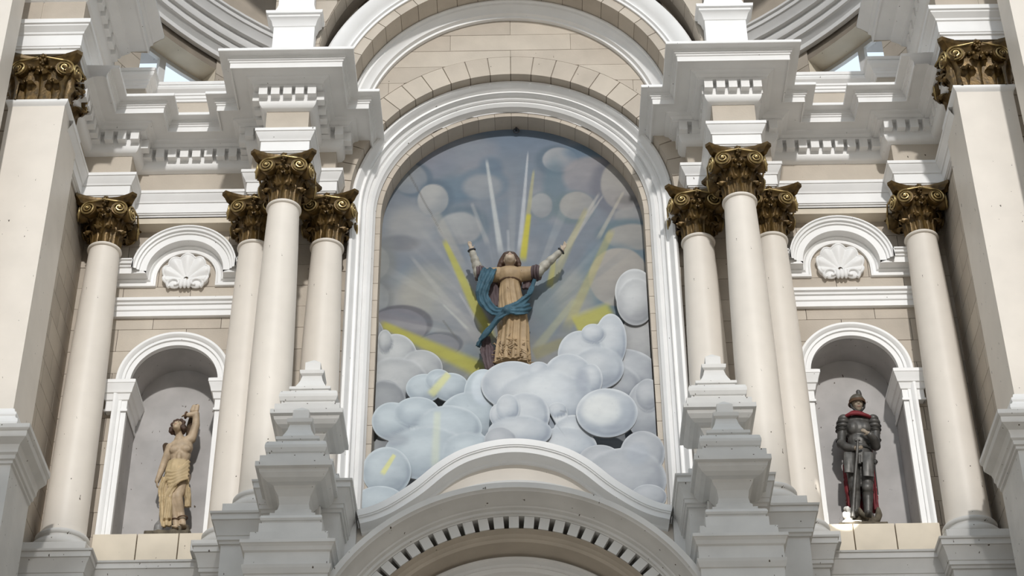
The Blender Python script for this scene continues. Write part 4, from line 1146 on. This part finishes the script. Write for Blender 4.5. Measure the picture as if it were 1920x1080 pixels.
def hand(mb, wrist, fwd, side, up, L, curl=.35, spread=.14, thumb=1):
    """palm and five fingers; fwd along the hand, side across, up out of the palm"""
    f, s_, u = Vector(fwd).normalized(), Vector(side).normalized(), Vector(up).normalized()
    w_ = Vector(wrist); M3 = Matrix((s_, f, u)).transposed()
    mb.sphere(w_+f*L*.28, (L*.20, L*.32, L*.10), 10, 8, M3); mb.sphere(w_+f*L*.46, (L*.23, L*.16, L*.09), 10, 8, M3)
    mb.sphere(w_, (L*.13, L*.16, L*.12), 10, 8, M3)
    for i, (off, ln) in enumerate(((-.165,.42),(-.055,.50),(.055,.47),(.16,.36))):
        p = w_+f*L*.52+s_*L*off; pts = [p]; d = (f+s_*off*spread*6).normalized(); an = 0
        for j in range(3):
            an += curl*(.5+.35*j); dd = (d*math.cos(an)+u*math.sin(an)).normalized()
            p = p+dd*L*ln*(.44,.32,.24)[j]; pts.append(p)
        limb(mb, pts, [L*.062, L*.056, L*.048, L*.040])
    p = w_+f*L*.15+s_*(-.17*thumb)*L; q = p+(f*.55-s_*thumb*.75+u*.25).normalized()*L*.22; t = q+(f*.9-s_*thumb*.25+u*.35).normalized()*L*.2
    limb(mb, [p, q, t], [L*.085, L*.068, L*.05])
def loft(mb, rings, n=64, cap=True):
    """rings: (centre, rx, ry, fold depth, fold count, phase)"""
    rows = []
    for c, rx, ry, fd, fc, ph in rings:
        row = []
        for k in range(n):
            a = 2*PI*k/n
            w_ = 1+fd*(.6*math.sin(fc*a+ph)+.4*math.sin((fc*1.7//1)*a-ph*1.6)+.3*math.sin((fc*2.3//1)*a+ph*.7))
            row.append((c[0]+rx*w_*math.cos(a), c[1]+ry*w_*math.sin(a), c[2]))
        rows.append(row)
    mb.grid(rows, closeu=True)
    if cap:
        mb.add(rows[0], [tuple(reversed(range(n)))]); mb.add(rows[-1], [tuple(range(n))])
    return rows
def ribbon(mb, pts, width, thick, folds=3, depth=.012, n=13, dirs=None):
    """draped band: pts centre line, width vectors along dirs, with lengthwise folds; closed solid"""
    P = [Vector(p) for p in pts]; rows_f, rows_b = [], []
    for i, p in enumerate(P):
        w_ = width[i] if isinstance(width, (list, tuple)) else width
        t = (P[min(i+1, len(P)-1)]-P[max(i-1, 0)]).normalized()
        d = Vector(dirs[i]).normalized() if dirs else Vector((0,0,1))
        d = (d-t*d.dot(t)).normalized(); nn = t.cross(d).normalized()
        if nn.y > 0: nn = -nn
        rf, rb = [], []
        for j in range(n):
            u = -1+2*j/(n-1)
            h = depth*math.sin(u*PI*folds+i*.35)+depth*.5*math.sin(u*PI*folds*2.3-i*.6)
            e = (1-u*u)**.5*thick
            rf.append(tuple(p+d*w_*u*.5+nn*(h+e+.002))); rb.append(tuple(p+d*w_*u*.5+nn*(h-e-.002)))
        rows_f.append(rf); rows_b.append(rb)
    ring = [f+b[::-1] for f, b in zip(rows_f, rows_b)]
    mb.grid(ring, closeu=True)
    k = len(ring[0]); mb.add(ring[0], [tuple(reversed(range(k)))]); mb.add(ring[-1], [tuple(range(k))])
SKIN  = paint('aged_skin_paint', (0.50,0.385,0.265), .5, .16, .6, scale=9)
SKIN2 = paint('pale_skin_paint', (0.46,0.37,0.28), .5, .14, .6, scale=9)
HAIRM = paint('dark_brown_hair', (0.085,0.05,0.035), .6, .2, scale=20)
EYEM  = paint('dark_eye_paint', (0.06,0.04,0.03), .5, .1)
LIPM  = paint('dull_red_lip', (0.42,0.20,0.16), .5, .1)
ROBE  = paint('ochre_cream_robe', (0.40,0.285,0.165), .55, .16, 1.4, (.12,.06,.03), scale=6)
BLUEM = paint('faded_blue_mantle', (0.045,0.105,0.145), .6, .20, .8, scale=8)
PURP  = paint('dusky_purple_lining', (0.105,0.075,0.08), .65, .15, scale=8)
CUFF  = paint('worn_white_sleeve', (0.40,0.38,0.33), .6, .2, 2.2, scale=14)
BELTM = paint('brown_belt', (0.12,0.07,0.04), .6, .15)
CLOTH = paint('sandy_loincloth', (0.52,0.40,0.235), .6, .14, 1.0, scale=7)
ROCK  = paint('mossy_base', (0.13,0.11,0.08), .85, .3, .8, scale=12, bump=.4)
STEEL = paint('dull_grey_armour', (0.11,0.105,0.098), .45, .22, metallic=.35, scale=10)
STEELD = paint('dark_armour_joint', (0.05,0.048,0.045), .5, .2, metallic=.3)
RED   = paint('dark_red_cape', (0.20,0.028,0.035), .6, .2, scale=8)
HELM  = paint('brass_grey_helmet', (0.16,0.145,0.12), .4, .15, metallic=.4, scale=10)

# ---- woman with raised arms before the clouds
YS = .02
def pm(u, v, dy=0.0): return at(840+u/3.6, 420+v/3.6, YS+dy)        # u, v measured on a 3.6x enlargement
root = thing('statue', (at(957, 690, YS).x, YS, 13.60), 'painted statue of a robed woman with raised arms and blue mantle before the clouds', 'statue')
mb = MB()
hc = pm(417, 245, -.03); HR = .112
Pm, M3 = head(mb, hc, HR, (0.02,-.74,.66), (0,.66,.74))
neck0 = pm(415, 300, .0)
limb(mb, [hc+Vector((0,.03,-.05)), neck0, neck0+Vector((0,.01,-.06))], [.055,.055,.075])
shL, shR = pm(335, 340, .02), pm(505, 335, .02)
mb.sphere(pm(415, 400, .02), (.115,.075,.17), 14, 10); mb.sphere(pm(415, 345, .02), (.13,.075,.08), 14, 10); mb.sphere(pm(420, 560, .03), (.15,.11,.22), 14, 10)
elL, wrL = pm(212, 335, -.02), pm(158, 172, -.10); elR, wrR = pm(598, 330, -.02), pm(768, 178, -.10)
limb(mb, [shL, elL], [.072,.058]); limb(mb, [elL, wrL], [.055,.032]); limb(mb, [shR, elR], [.072,.058]); limb(mb, [elR, wrR], [.055,.032])
hand(mb, wrL, pm(135, 98, -.10)-wrL+Vector((0,-.01,0)), (1,0,.2), (.25,-.95,.1), .115, .30, .16, -1)
hand(mb, wrR, pm(820, 95, -.10)-wrR, (.55,0,-.8), (-.45,-.85,.2), .125, .30, .16, 1)
# feet and legs under the robe
for dx in (-.07, .07): limb(mb, [(root.location.x+dx, YS, 14.4), (root.location.x+dx, YS, 13.95), (root.location.x+dx, YS-.02, 13.66), (root.location.x+dx, YS-.14, 13.63)], [.08,.06,.045,.03])
body = remesh('figure', mb, .0085, SKIN2, root)
face(root, Pm, M3, HR, EYEM, LIPM)
mb = MB()                                               # hair: long, parted, falling on the shoulders
for q in ([pm(412,196,-.06), pm(388,208,-.05), pm(366,246,-.02), pm(352,280,.0), pm(336,306,.0)], [pm(405,200,.0), pm(378,225,.03), pm(362,265,.04), pm(346,300,.05)],
          [pm(412,196,-.06), pm(440,206,-.05), pm(464,240,-.02), pm(476,268,.0), pm(478,292,.0)], [pm(420,200,.0), pm(452,225,.03), pm(466,262,.04), pm(470,292,.05)]):
    limb(mb, q, [.026,.034,.038,.036,.018][:len(q)-1]+[.018])
for q in ((362,262,-.03),(352,288,-.03),(474,258,-.03),(480,280,-.03),(343,300,-.02)): mb.sphere(pm(*q), .026, 8, 6)
mb.sphere(Pm(0,-.32,.32), (.8*HR,.75*HR,.82*HR), 12, 9, M3)
remesh('hair', mb, .009, HAIRM, root, 2)
# gown
def rc(v, dy=0, u=430): p = pm(u, v, dy); return (p.x, p.y, p.z)
mb = MB()
mb2 = MB()
loft(mb, [(rc(955,0,432),.185,.16,.17,9,.2), (rc(900,0,434),.182,.158,.17,9,.25), (rc(800,0,438),.168,.148,.15,9,.35), (rc(700,0,445),.157,.138,.13,9,.45), (rc(610,.01,440),.148,.127,.10,9,.5),
          (rc(520,.015,425),.138,.117,.085,9,.55), (rc(450,.02,418),.124,.106,.07,9,.6), (rc(410,.02,418),.117,.100,.03,9,.6), (rc(392,.012,420),.138,.118,.03,7,1), (rc(360,.005,420),.166,.136,.025,7,1), (rc(330,.005,418),.170,.120,.012,7,1), (rc(312,.01,415),.135,.09,.0,6,1), (rc(300,.01,414),.072,.062,.0,6,1)], 96)
gown = obj('gown', mb, ROBE, root, 70)
mb = MB(); limb(mb, [pm(340, 345, -.0), pm(285, 345, -.01), pm(240, 340, -.02)], [.098,.088,.075]); limb(mb, [pm(492, 340, -.0), pm(540, 335, -.01), pm(582, 325, -.02)], [.098,.088,.076])
split_re('short_sleeve', mb, .011, ROBE, root)
mb = MB()                                               # broken, gnarled hem
random.seed(5)
for k in range(70):
    a = PI+PI*random.random(); zz = random.random()**.7; p = Vector(rc(810+140*zz, 0, 434))
    r_ = .172; c0 = p+Vector((r_*math.cos(a), .155*math.sin(a), 0))
    mb.tube([c0, c0+Vector((random.uniform(-.05,.05), -.012, random.uniform(-.04,.04))), c0+Vector((random.uniform(-.08,.08), -.004, random.uniform(-.06,.06)))], [.005,.009,.004], 6)
obj('torn_hem', mb, ROBE, root, 60)['kind'] = 'stuff'
mb = MB()
for k in range(16):
    a = PI+PI*random.random(); zz = random.random()**.7; p = Vector(rc(760+170*zz, 0, 434)); c0 = p+Vector((.182*math.cos(a), .158*math.sin(a)-.004, 0))
    mb.tube([c0, c0+Vector((random.uniform(-.03,.03), 0, random.uniform(-.05,.05)))], [.004,.002], 5)
obj('dark_cracks', mb, HAIRM, root)['kind'] = 'stuff'
bp = [rc(405,.02,418)]; c0 = Vector(bp[0])
mb = MB(); mb.tube([(c0.x+.128*math.cos(2*PI*k/40), c0.y+.11*math.sin(2*PI*k/40), c0.z+.018*math.cos(2*PI*k/40+PI/2)) for k in range(41)], .014, 8); obj('belt', mb, BELTM, root, 60)
mb = MB()
c1 = pm(416, 300, -.005); mb.tube([(c1.x+.070*math.cos(2*PI*k/30), c1.y+.058*math.sin(2*PI*k/30)-.012, c1.z+.012*math.sin(2*PI*k/30)) for k in range(31)], .009, 6); obj('collar', mb, BELTM, root, 60)
# long white sleeves, brown cuffs at the elbow, dark bracelets
mb = MB()
for e, w_ in ((elL, wrL), (elR, wrR)):
    n_ = 26
    for k in range(n_+1):
        t = k/n_; q = e.lerp(w_, t*.96); r = .066-.030*t+.006*math.sin(t*24)*(1-t*.5); mb.sphere(q, r, 12, 8)
split_re('long_sleeve', mb, .009, CUFF, root, 2)
mb = MB()
for e, sh_, w_ in ((elL, shL, wrL), (elR, shR, wrR)):
    ax = ((e-sh_).normalized()); a_ = ax.orthogonal().normalized(); b_ = ax.cross(a_)
    for q, rr in ((-.035, .078), (0, .086), (.03, .074)):
        c_ = e+ax*q; mb.tube([c_+rr*(math.cos(2*PI*k/20)*a_+math.sin(2*PI*k/20)*b_) for k in range(21)], .017, 7)
split('elbow_cuff', mb, PURP, root, 60)
mb = MB()
for e, w_ in ((elL, wrL), (elR, wrR)):
    ax = (w_-e).normalized(); a_ = ax.orthogonal().normalized(); b_ = ax.cross(a_)
    mb.tube([w_-ax*.01+.042*(math.cos(2*PI*k/20)*a_+math.sin(2*PI*k/20)*b_) for k in range(21)], .009, 6)
split('bracelet', mb, IRON, root, 60)
# mantle
mb = MB()
ribbon(mb, sm([pm(276,302,-.085), pm(262,350,-.12), pm(236,430,-.115), pm(232,490,-.09), pm(265,545,-.10), pm(320,590,-.15), pm(395,580,-.19)], 5), [.20]*4+[.185]*4+[.16]*6+[.15]*6+[.13]*6+[.11]*5, .016, 2.6, .013, 13, [(1,0,.12)]*7+[(1,0,.4)]*5+[(.9,0,.4)]*7+[(.4,0,1)]*6+[(0,0,1)]*6)
ribbon(mb, sm([pm(585,375,-.01), pm(560,450,-.05), pm(530,505,-.13), pm(470,550,-.18), pm(395,580,-.19)], 5), [.05]*4+[.07]*5+[.11]*6+[.12]*6, .016, 2.4, .012, 13, [(1,0,.3)]*8+[(.3,0,1)]*6+[(0,0,1)]*7)
ribbon(mb, sm([pm(395,585,-.19), pm(450,590,-.19), pm(510,580,-.16), pm(550,555,-.07)], 5), [.09]*5+[.12]*5+[.12]*6, .018, 2.5, .012, 13, [(0,0,1)]*16)
ribbon(mb, sm([pm(420,580,-.19), pm(350,625,-.18), pm(285,705,-.12), pm(225,775,-.06), pm(202,830,-.02)], 5), [.10]*5+[.12]*5+[.12]*5+[.09]*6, .016, 2.3, .014, 13, [(.5,0,1)]*21)
mb.sphere(pm(395, 580, -.21), (.05,.035,.045), 10, 8)
remesh('mantle', mb, .009, BLUEM, root, 1)
mb = MB()
ribbon(mb, sm([pm(250,760,.02), pm(262,840,.02), pm(275,900,.01), pm(300,985,0)], 5), [.12]*5+[.17]*5+[.16]*6, .02, 2.5, .014, 13, [(1,0,.1)]*16)
ribbon(mb, sm([pm(300,400,.05), pm(300,480,.05), pm(310,560,.03)], 5), [.16]*11, .02, 1.5, .008, 13, [(1,0,0)]*11)
ribbon(mb, sm([pm(545,370,.05), pm(530,440,.04)], 5), [.12]*6, .02, 1.5, .008, 13, [(1,0,0)]*6)
split_re('lining', mb, .009, PURP, root, 1)
mb = MB(); mb.box(root.location.x-.30, root.location.x+.30, -.18, .15, 13.56, 13.63); mb.box(root.location.x-.08, root.location.x+.08, .02, .15, 11.1, 13.57)
obj('support', mb, STONE, root)

# ---- young man bound to a stump, left niche
YB = .12
def ps(u, v, dy=0.0): return at(250+u/3.855, 740+v/3.855, YB+dy)
bz = 11.66
root = thing('statue', (ps(300, 1000).x, YB, bz), 'painted statue of a bare-chested bound young man in loincloth in the left niche', 'statue')
mb = MB(); HR = .088
hc = ps(323, 236, -.04)
Pm, M3 = head(mb, hc, HR, (-.22,-.80,.50), (.05,.5,.86))
nk = ps(335, 300, 0)
limb(mb, [hc+Vector((.01,.03,-.04)), nk, nk+Vector((0,.01,-.05))], [.048,.045,.062])
sL, sR = ps(268, 385, .02), ps(418, 322, .02)
mb.sphere(ps(345, 385, .02), (.135,.085,.12), 14, 10); mb.sphere(ps(340, 440, .02), (.118,.08,.13), 14, 10); mb.sphere(ps(325, 520, .02), (.115,.085,.12), 14, 10)
mb.sphere(ps(300, 400, -.035), (.062,.04,.05), 10, 8); mb.sphere(ps(378, 392, -.035), (.062,.04,.05), 10, 8)
mb.sphere(ps(330, 450, -.05), (.03,.03,.07), 10, 8)
eR, wR = ps(452, 222, .0), ps(455, 140, -.02)
limb(mb, [ps(395, 335, .02), sR, eR, wR, ps(395, 148, -.05)], [.062,.055,.047,.038,.028])
hand(mb, ps(398, 148, -.05), (-1,-.1,-.12), (0,-1,.2), (-.1,-.1,-1), .085, .5, .1, 1)
eL, wL = ps(218, 510, .05), ps(172, 625, .03)
limb(mb, [sL, eL, wL], [.055,.042,.028]); hand(mb, wL, ps(170,675,.02)-wL, (.5,-.8,0), (.8,.4,0), .095, .35, .1, 1)
# legs: weight on his left, right leg crossed a little before it
limb(mb, [ps(285, 600, .02), ps(268, 745, -.06), ps(300, 890, .0), ps(312, 975, -.01)], [.082,.055,.04,.033])
limb(mb, [ps(360, 600, .02), ps(318, 740, -.05), ps(345, 860, .02), ps(362, 955, .0)], [.085,.058,.042,.034])
for q in (ps(312, 980, -.02), ps(368, 965, -.02)):
    limb(mb, [q, q+Vector((.005,-.06,-.012)), q+Vector((.012,-.12,-.022))], [.033,.03,.022])
    for j in range(5): limb(mb, [q+Vector((-.022+.011*j,-.115,-.022)), q+Vector((-.026+.014*j,-.15+.005*j,-.03))], [.010,.008])
remesh('figure', mb, .0075, SKIN, root)
face(root, Pm, M3, HR, EYEM, LIPM)
mb = MB(); random.seed(3)
for k in range(46):
    a = random.uniform(0, 2*PI); t = random.uniform(-.2, 1.0)
    mb.sphere(Pm(.88*math.sin(a)*(1-.3*max(0,t)), -.25+.62*math.cos(a)*.9 if math.cos(a) < .45 else .1, .25+.75*t if abs(math.sin(a)) < .5 else -.25+t*.9), .024, 8, 6)
mb.sphere(Pm(0,-.3,.3), (.82*HR,.75*HR,.82*HR), 12, 9, M3)
for q in ((-.85,.1,-.2),(-.9,-.1,-.55),(.85,.1,-.2),(.9,-.1,-.5),(-.75,.3,.5),(.75,.3,.5),(-.4,.45,.85),(.1,.5,.92),(.45,.45,.85)): mb.sphere(Pm(*q), .026, 8, 6)
remesh('hair', mb, .008, HAIRM, root, 1)
def rs(u, v, dy=0): p = ps(u, v, dy); return (p.x, p.y, p.z)
mb = MB()
loft(mb, [(rs(305,655),.105,.10,.07,7,.3), (rs(310,610),.128,.112,.06,7,.6), (rs(318,560),.132,.112,.05,7,.9), (rs(326,515),.126,.10,.04,7,1.2), (rs(330,490),.118,.092,.02,7,1.4)])
for k in range(5):
    v0 = 500+k*22
    ribbon(mb, sm([ps(235+k*4,555+k*28,-.08), ps(280+k*3,560+k*24,-.12), ps(335,540+k*20,-.125), ps(405-k*2,480+k*30,-.075)], 5), .045, .013, 1, .004, 7, [(0,0,1)]*16)
ribbon(mb, sm([ps(235,600,-.05), ps(215,680,-.05), ps(222,760,-.04), ps(228,850,-.05), ps(236,955,-.07)], 5), [.10]*5+[.11]*5+[.12]*5+[.13]*6, .016, 2.2, .014, 13, [(1,0,0)]*21)
ribbon(mb, sm([ps(385,610,-.03), ps(385,680,.0), ps(392,745,.0), ps(392,815,.01)], 5), [.06]*5+[.09]*5+[.08]*6, .016, 2.0, .012, 13, [(1,0,0)]*16)
ribbon(mb, sm([ps(300,650,-.10), ps(255,720,-.10), ps(250,800,-.09), ps(245,900,-.09)], 5), [.08]*5+[.09]*5+[.10]*6, .016, 2.0, .012, 13, [(1,0,0)]*16)
remesh('loincloth', mb, .008, CLOTH, root, 1)
mb = MB()                                               # stump behind him
TRUNK = paint('dark_bark', (.10,.065,.04), .9, .3, scale=14, bump=.4)
limb(mb, [ps(330, 990, .10), ps(300, 800, .11), ps(285, 600, .12), ps(262, 480, .11), ps(236, 372, .10)], [.075,.06,.055,.055,.04])
limb(mb, [ps(330, 560, .13), ps(400, 380, .12), ps(412, 230, .08), ps(448, 100, .02), ps(462, 80, .0)], [.05,.045,.045,.04,.022])
remesh('tree_stump', mb, .011, TRUNK, root, 1)
mb = MB(); limb(mb, [ps(430, 118, -.015), ps(440, 90, -.02)], [.034,.030]); limb(mb, [ps(458, 116, -.012), ps(466, 82, -.02)], [.026,.022])
split_re('stump_top', mb, .008, SKIN, root, 1)
mb = MB(); c_ = ps(380, 148, -.05); mb.tube([c_+Vector((.008*math.sin(2*PI*k/20), .036*math.cos(2*PI*k/20), .036*math.sin(2*PI*k/20))) for k in range(21)], .009, 6)
c_ = ps(355, 893, .0); mb.tube([c_+Vector((.052*math.cos(2*PI*k/20), .05*math.sin(2*PI*k/20), .01*math.cos(2*PI*k/20))) for k in range(21)], .009, 6)
c_ = ps(303, 908, .0); mb.tube([c_+Vector((.045*math.cos(2*PI*k/20), .045*math.sin(2*PI*k/20), .0)) for k in range(21)], .008, 6)
split('rope', mb, BELTM, root, 60)
mb = MB()                                               # rocky base
cx = ps(262, 1000).x
for k in range(34):
    a = random.uniform(0, 2*PI); r_ = random.random()**.5; mb.sphere((cx+.22*r_*math.cos(a), YB+.13*r_*math.sin(a), bz+.10+random.uniform(0,.05)), (.05,.045,.03), 8, 6)
mb.box(cx-.245, cx+.235, YB-.16, YB+.16, bz, bz+.115)
limb(mb, [ps(312, 985, 0), ps(312, 1020, 0)], [.06,.08]); limb(mb, [ps(370, 972, 0), ps(365, 1020, 0)], [.06,.08])
remesh('rocky_base', mb, .012, ROCK, root, 1)
mb = MB(); hq = ps(182, 968, -.05); mb.sphere(hq, (.052,.06,.085), 14, 10); mb.tube([hq+Vector((.0,-.06*math.cos(t),.09*math.sin(t))) for t in np.linspace(.3, 2.8, 12)], .012, 6); mb.sphere(hq-Vector((0,0,.06)), (.07,.075,.03), 12, 8)
remesh('helmet', mb, .008, paint('grey_helmet_paint', (.28,.27,.26), .45, .15), root, 1)

# ---- soldier in armour, right niche
YK = .12
def pk(u, v, dy=0.0): return at(1520+u/3.6, 710+v/3.6, YK+dy)
root = thing('statue', (pk(330, 950).x, YK, bz), 'dark statue of a soldier in grey armour, helmet and red cape in the right niche', 'statue')
mb = MB(); HR = .095
hc = pk(315, 178, -.04)
Pm, M3 = head(mb, hc, HR, (.05,-.97,-.12), (0,-.1,1))
limb(mb, [hc+Vector((0,.02,-.05)), pk(312, 240, 0), pk(312, 265, .01)], [.05,.05,.06])
hL, hR = pk(318, 465, -.15), pk(360, 352, -.16)
hand(mb, pk(300, 470, -.14), (1,-.15,.12), (0,-.4,1), (.1,.6,.2), .10, .55, .1, 1)
hand(mb, pk(392, 372, -.15), (-.75,-.15,.55), (.5,-.2,.8), (-.2,.6,.2), .105, .5, .1, 1)
limb(mb, [pk(270, 468, -.11), pk(302, 470, -.14)], [.035,.028]); limb(mb, [pk(415, 392, -.13), pk(392, 372, -.15)], [.035,.028])
remesh('figure', mb, .0075, paint('dark_skin_paint', (0.33,0.27,0.205), .5, .14), root)
face(root, Pm, M3, HR, EYEM, LIPM)
mb = MB()                                               # cuirass and arms
mb.sphere(pk(320, 300, .02), (.16,.10,.09), 14, 10); mb.sphere(pk(320, 350, .01), (.155,.112,.15), 16, 12); mb.sphere(pk(325, 430, .01), (.125,.10,.13), 14, 10); mb.sphere(pk(325, 480, .01), (.13,.105,.07), 14, 10)
mb.sphere(pk(288, 335, -.05), (.075,.06,.085), 12, 9); mb.sphere(pk(362, 335, -.05), (.075,.06,.085), 12, 9)
limb(mb, [pk(215, 300, .02), pk(210, 380, .0), pk(207, 440, -.02)], [.066,.052,.05]); limb(mb, [pk(207, 442, -.02), pk(240, 465, -.08), pk(285, 470, -.125)], [.055,.05,.042])
limb(mb, [pk(430, 300, .02), pk(438, 380, .0), pk(440, 455, -.03)], [.066,.052,.052]); limb(mb, [pk(440, 455, -.03), pk(425, 410, -.10), pk(402, 382, -.14)], [.055,.05,.042])
remesh('cuirass', mb, .009, STEEL, root, 2)
mb = MB()
for u0, v0, sg in ((212, 300, -1), (430, 300, 1)):
    for k in range(4):
        c_ = pk(u0-sg*(10-k*4), v0-24+k*25, .0); rr = (.064,.076,.074,.064)[k]
        mb.sphere(c_, (rr, rr*1.05, (.055,.042,.038,.036)[k]), 16, 10)
split('shoulder_plate', mb, STEEL, root, 60)
mb = MB()
for u0, v0, rr in ((212, 326, .069), (210, 350, .066), (432, 326, .069), (434, 350, .066), (207, 420, .056), (440, 420, .056)):
    c_ = pk(u0, v0, .0); mb.tube([c_+Vector((rr*math.cos(2*PI*k/24), rr*math.sin(2*PI*k/24), .004*math.cos(2*PI*k/24))) for k in range(25)], .006, 6)
c_ = pk(325, 490, .01); mb.tube([c_+Vector((.135*math.cos(2*PI*k/36), .11*math.sin(2*PI*k/36), .0)) for k in range(37)], .013, 6)
split('dark_strap', mb, STEELD, root, 60)
mb = MB()                                               # skirt plates
loft(mb, [((pk(322,600,.01)).to_tuple(), .142, .115, .03, 8, .3), ((pk(322,560,.01)).to_tuple(), .140, .115, .03, 8, .3), ((pk(324,520,.01)).to_tuple(), .134, .11, .015, 8, .3), ((pk(325,485,.01)).to_tuple(), .126, .104, .0, 8, .3)], 48)
obj('skirt', mb, STEEL, root, 60)
for u0, w_, v1 in ((262, .12, 635), (390, .12, 660)):
    mb = MB(); ribbon(mb, sm([pk(u0, 500, -.10), pk(u0, 560, -.125), pk(u0+2, v1, -.12)], 4), [w_]*9, .012, 1, .003, 9, [(1,0,0)]*9); obj('thigh_plate', mb, STEEL, root, 60)
mb = MB(); ribbon(mb, sm([pk(328, 515, -.125), pk(330, 575, -.13)], 4), [.04]*5, .01, 1, .002, 7, [(1,0,0)]*5); obj('belt_flap', mb, STEEL, root, 60)
mb = MB()
limb(mb, [pk(285, 570, .0), pk(296, 735, -.03), pk(300, 800, .0), pk(303, 915, .0)], [.088,.064,.062,.045]); limb(mb, [pk(380, 570, .0), pk(383, 735, -.03), pk(386, 800, .0), pk(388, 925, .0)], [.088,.064,.062,.045])
mb.sphere(pk(296, 730, -.06), (.06,.045,.06), 12, 8); mb.sphere(pk(383, 735, -.06), (.06,.045,.06), 12, 8)
for q in (pk(303, 925, 0), pk(388, 935, 0)): limb(mb, [q, q+Vector((-.015,-.09,-.02)), q+Vector((-.025,-.16,-.035))], [.045,.04,.026])
remesh('leg_armour', mb, .009, STEEL, root, 2)
mb = MB()
for u0, v0, rr in ((298, 765, .062), (384, 770, .062), (294, 700, .068), (382, 705, .068)):
    c_ = pk(u0, v0, -.01); mb.tube([c_+Vector((rr*math.cos(2*PI*k/20), rr*math.sin(2*PI*k/20), 0)) for k in range(21)], .006, 6)
split('knee_rim', mb, STEELD, root, 60)
mb = MB()                                               # helmet with crest stub and chin strap
rows = []
for k in range(9):
    t = PI/2*k/8; rr = 1.0*math.cos(t); zz = .30+1.12*math.sin(t)**.9
    rows.append([tuple(Pm(.92*rr*math.cos(2*PI*j/28), -.12+1.05*rr*math.sin(2*PI*j/28), zz)) for j in range(28)])
rows = [[tuple(Pm(.93*math.cos(2*PI*j/28), -.12+1.07*math.sin(2*PI*j/28), .14+.05*math.sin(2*PI*j/28))) for j in range(28)]]+rows
mb.grid(rows, closeu=True); hm = obj('helmet', mb, HELM, root, 60)
mb = MB(); mb.tube([Pm(.95*math.cos(2*PI*j/28), -.12+1.09*math.sin(2*PI*j/28), .20+.05*math.sin(2*PI*j/28)) for j in range(29)], .0085, 7)
for k in range(3): mb.tube([Pm(.93*math.cos(t), -.12+1.07*math.sin(t), .30+.10*k) for t in np.linspace(PI*.05, PI*.95, 14)], .0065, 6)
split('helmet_band', mb, BELTM, root, 60)
mb = MB(); mb.tube([Pm(-.3,0,1.2), Pm(-.32,-.02,1.5), Pm(-.28,-.05,1.78)], [.034,.03,.026], 10); mb.sphere(Pm(-.28,-.05,1.72), .027, 10, 6); obj('crest', mb, STEEL, root, 60)
mb = MB(); mb.tube([Pm(-.84,.1,.15), Pm(-.72,.25,-.45), Pm(-.3,.45,-.98), Pm(0,.5,-1.08), Pm(.3,.45,-.98), Pm(.72,.25,-.45), Pm(.84,.1,.15)], .012, 7); obj('chin_strap', mb, STEELD, root, 60)
mb = MB()
c_ = pk(312, 250, .0)
for k in range(3): mb.tube([c_+Vector(((.085+.03*k)*math.cos(2*PI*j/28), (.07+.02*k)*math.sin(2*PI*j/28), -.022*k+.01*math.sin(2*PI*j/14))) for j in range(29)], .022, 7)
ribbon(mb, sm([pk(330,300,.13), pk(325,420,.15), pk(325,560,.15), pk(335,720,.14), pk(345,900,.12)], 5), [.30]*6+[.32]*5+[.36]*5+[.34]*5, .016, 4.0, .016, 25, [(1,0,0)]*21)
ribbon(mb, sm([pk(228,600,.06), pk(250,690,.05), pk(262,780,.04), pk(274,880,.05)], 5), [.05]*5+[.10]*5+[.07]*6, .014, 1.5, .01, 9, [(1,0,0)]*16)
ribbon(mb, sm([pk(420,640,.06), pk(428,740,.05), pk(438,830,.05), pk(446,890,.05)], 5), [.04]*5+[.07]*5+[.06]*6, .014, 1.5, .01, 9, [(1,0,0)]*16)
split_re('cape', mb, .009, RED, root, 1)
mb = MB(); mb.tube([pk(430,570,-.05), pk(455,782,-.08)], [.008,.006], 6); mb.sphere(pk(435,560,-.05), (.03,.02,.03), 8, 6); mb.tube([pk(405,545,-.08), pk(438,572,-.06)], .012, 6)
obj('sword', mb, STEELD, root, 60)
mb = MB(); mb.tube([pk(318,420,-.19), pk(312,520,-.18), pk(298,700,-.17), pk(284,935,-.15)], [.014,.016,.02,.03], 8); mb.tube([pk(300,418,-.19), pk(332,412,-.19)], .014, 7); obj('standard_pole', mb, STEEL, root, 60)
mb = MB(); random.seed(9); cx = pk(345, 970).x
for k in range(40):
    a = random.uniform(0, 2*PI); r_ = random.random()**.5; mb.sphere((cx+.30*r_*math.cos(a), YK+.13*r_*math.sin(a), bz+.09+random.uniform(0,.05)*(1-r_*.5)), (.06,.045,.028), 8, 6)
mb.box(cx-.27, cx+.25, YK-.15, YK+.15, bz, bz+.105)
limb(mb, [pk(303, 935, 0), pk(300, 985, 0)], [.06,.08]); limb(mb, [pk(388, 945, 0), pk(390, 985, 0)], [.06,.08]); limb(mb, [pk(330, 880, -.06), pk(345, 915, -.08), pk(395, 945, -.08)], [.02,.03,.02])
limb(mb, [pk(455, 880, .02), pk(460, 920, .0), pk(450, 955, .0)], [.025,.04,.035])
remesh('rocky_base', mb, .012, ROCK, root, 1)
mb = MB(); FL = paint('white_plaster_flame', (.82,.80,.76), .5, .05)
for k in range(16):
    t = random.random(); mb.sphere(pk(245+random.uniform(-26,30)*(1-t*.4)+t*8, 975-t*100, -.10+random.uniform(-.03,.03)), (.028,.026,.032), 9, 7)
limb(mb, [pk(268, 940, -.10), pk(278, 880, -.11), pk(282, 815, -.11)], [.03,.016,.004]); limb(mb, [pk(240, 975, -.11), pk(300, 970, -.12), pk(340, 962, -.11)], [.03,.025,.012])
remesh('flames', mb, .008, FL, root, 1)
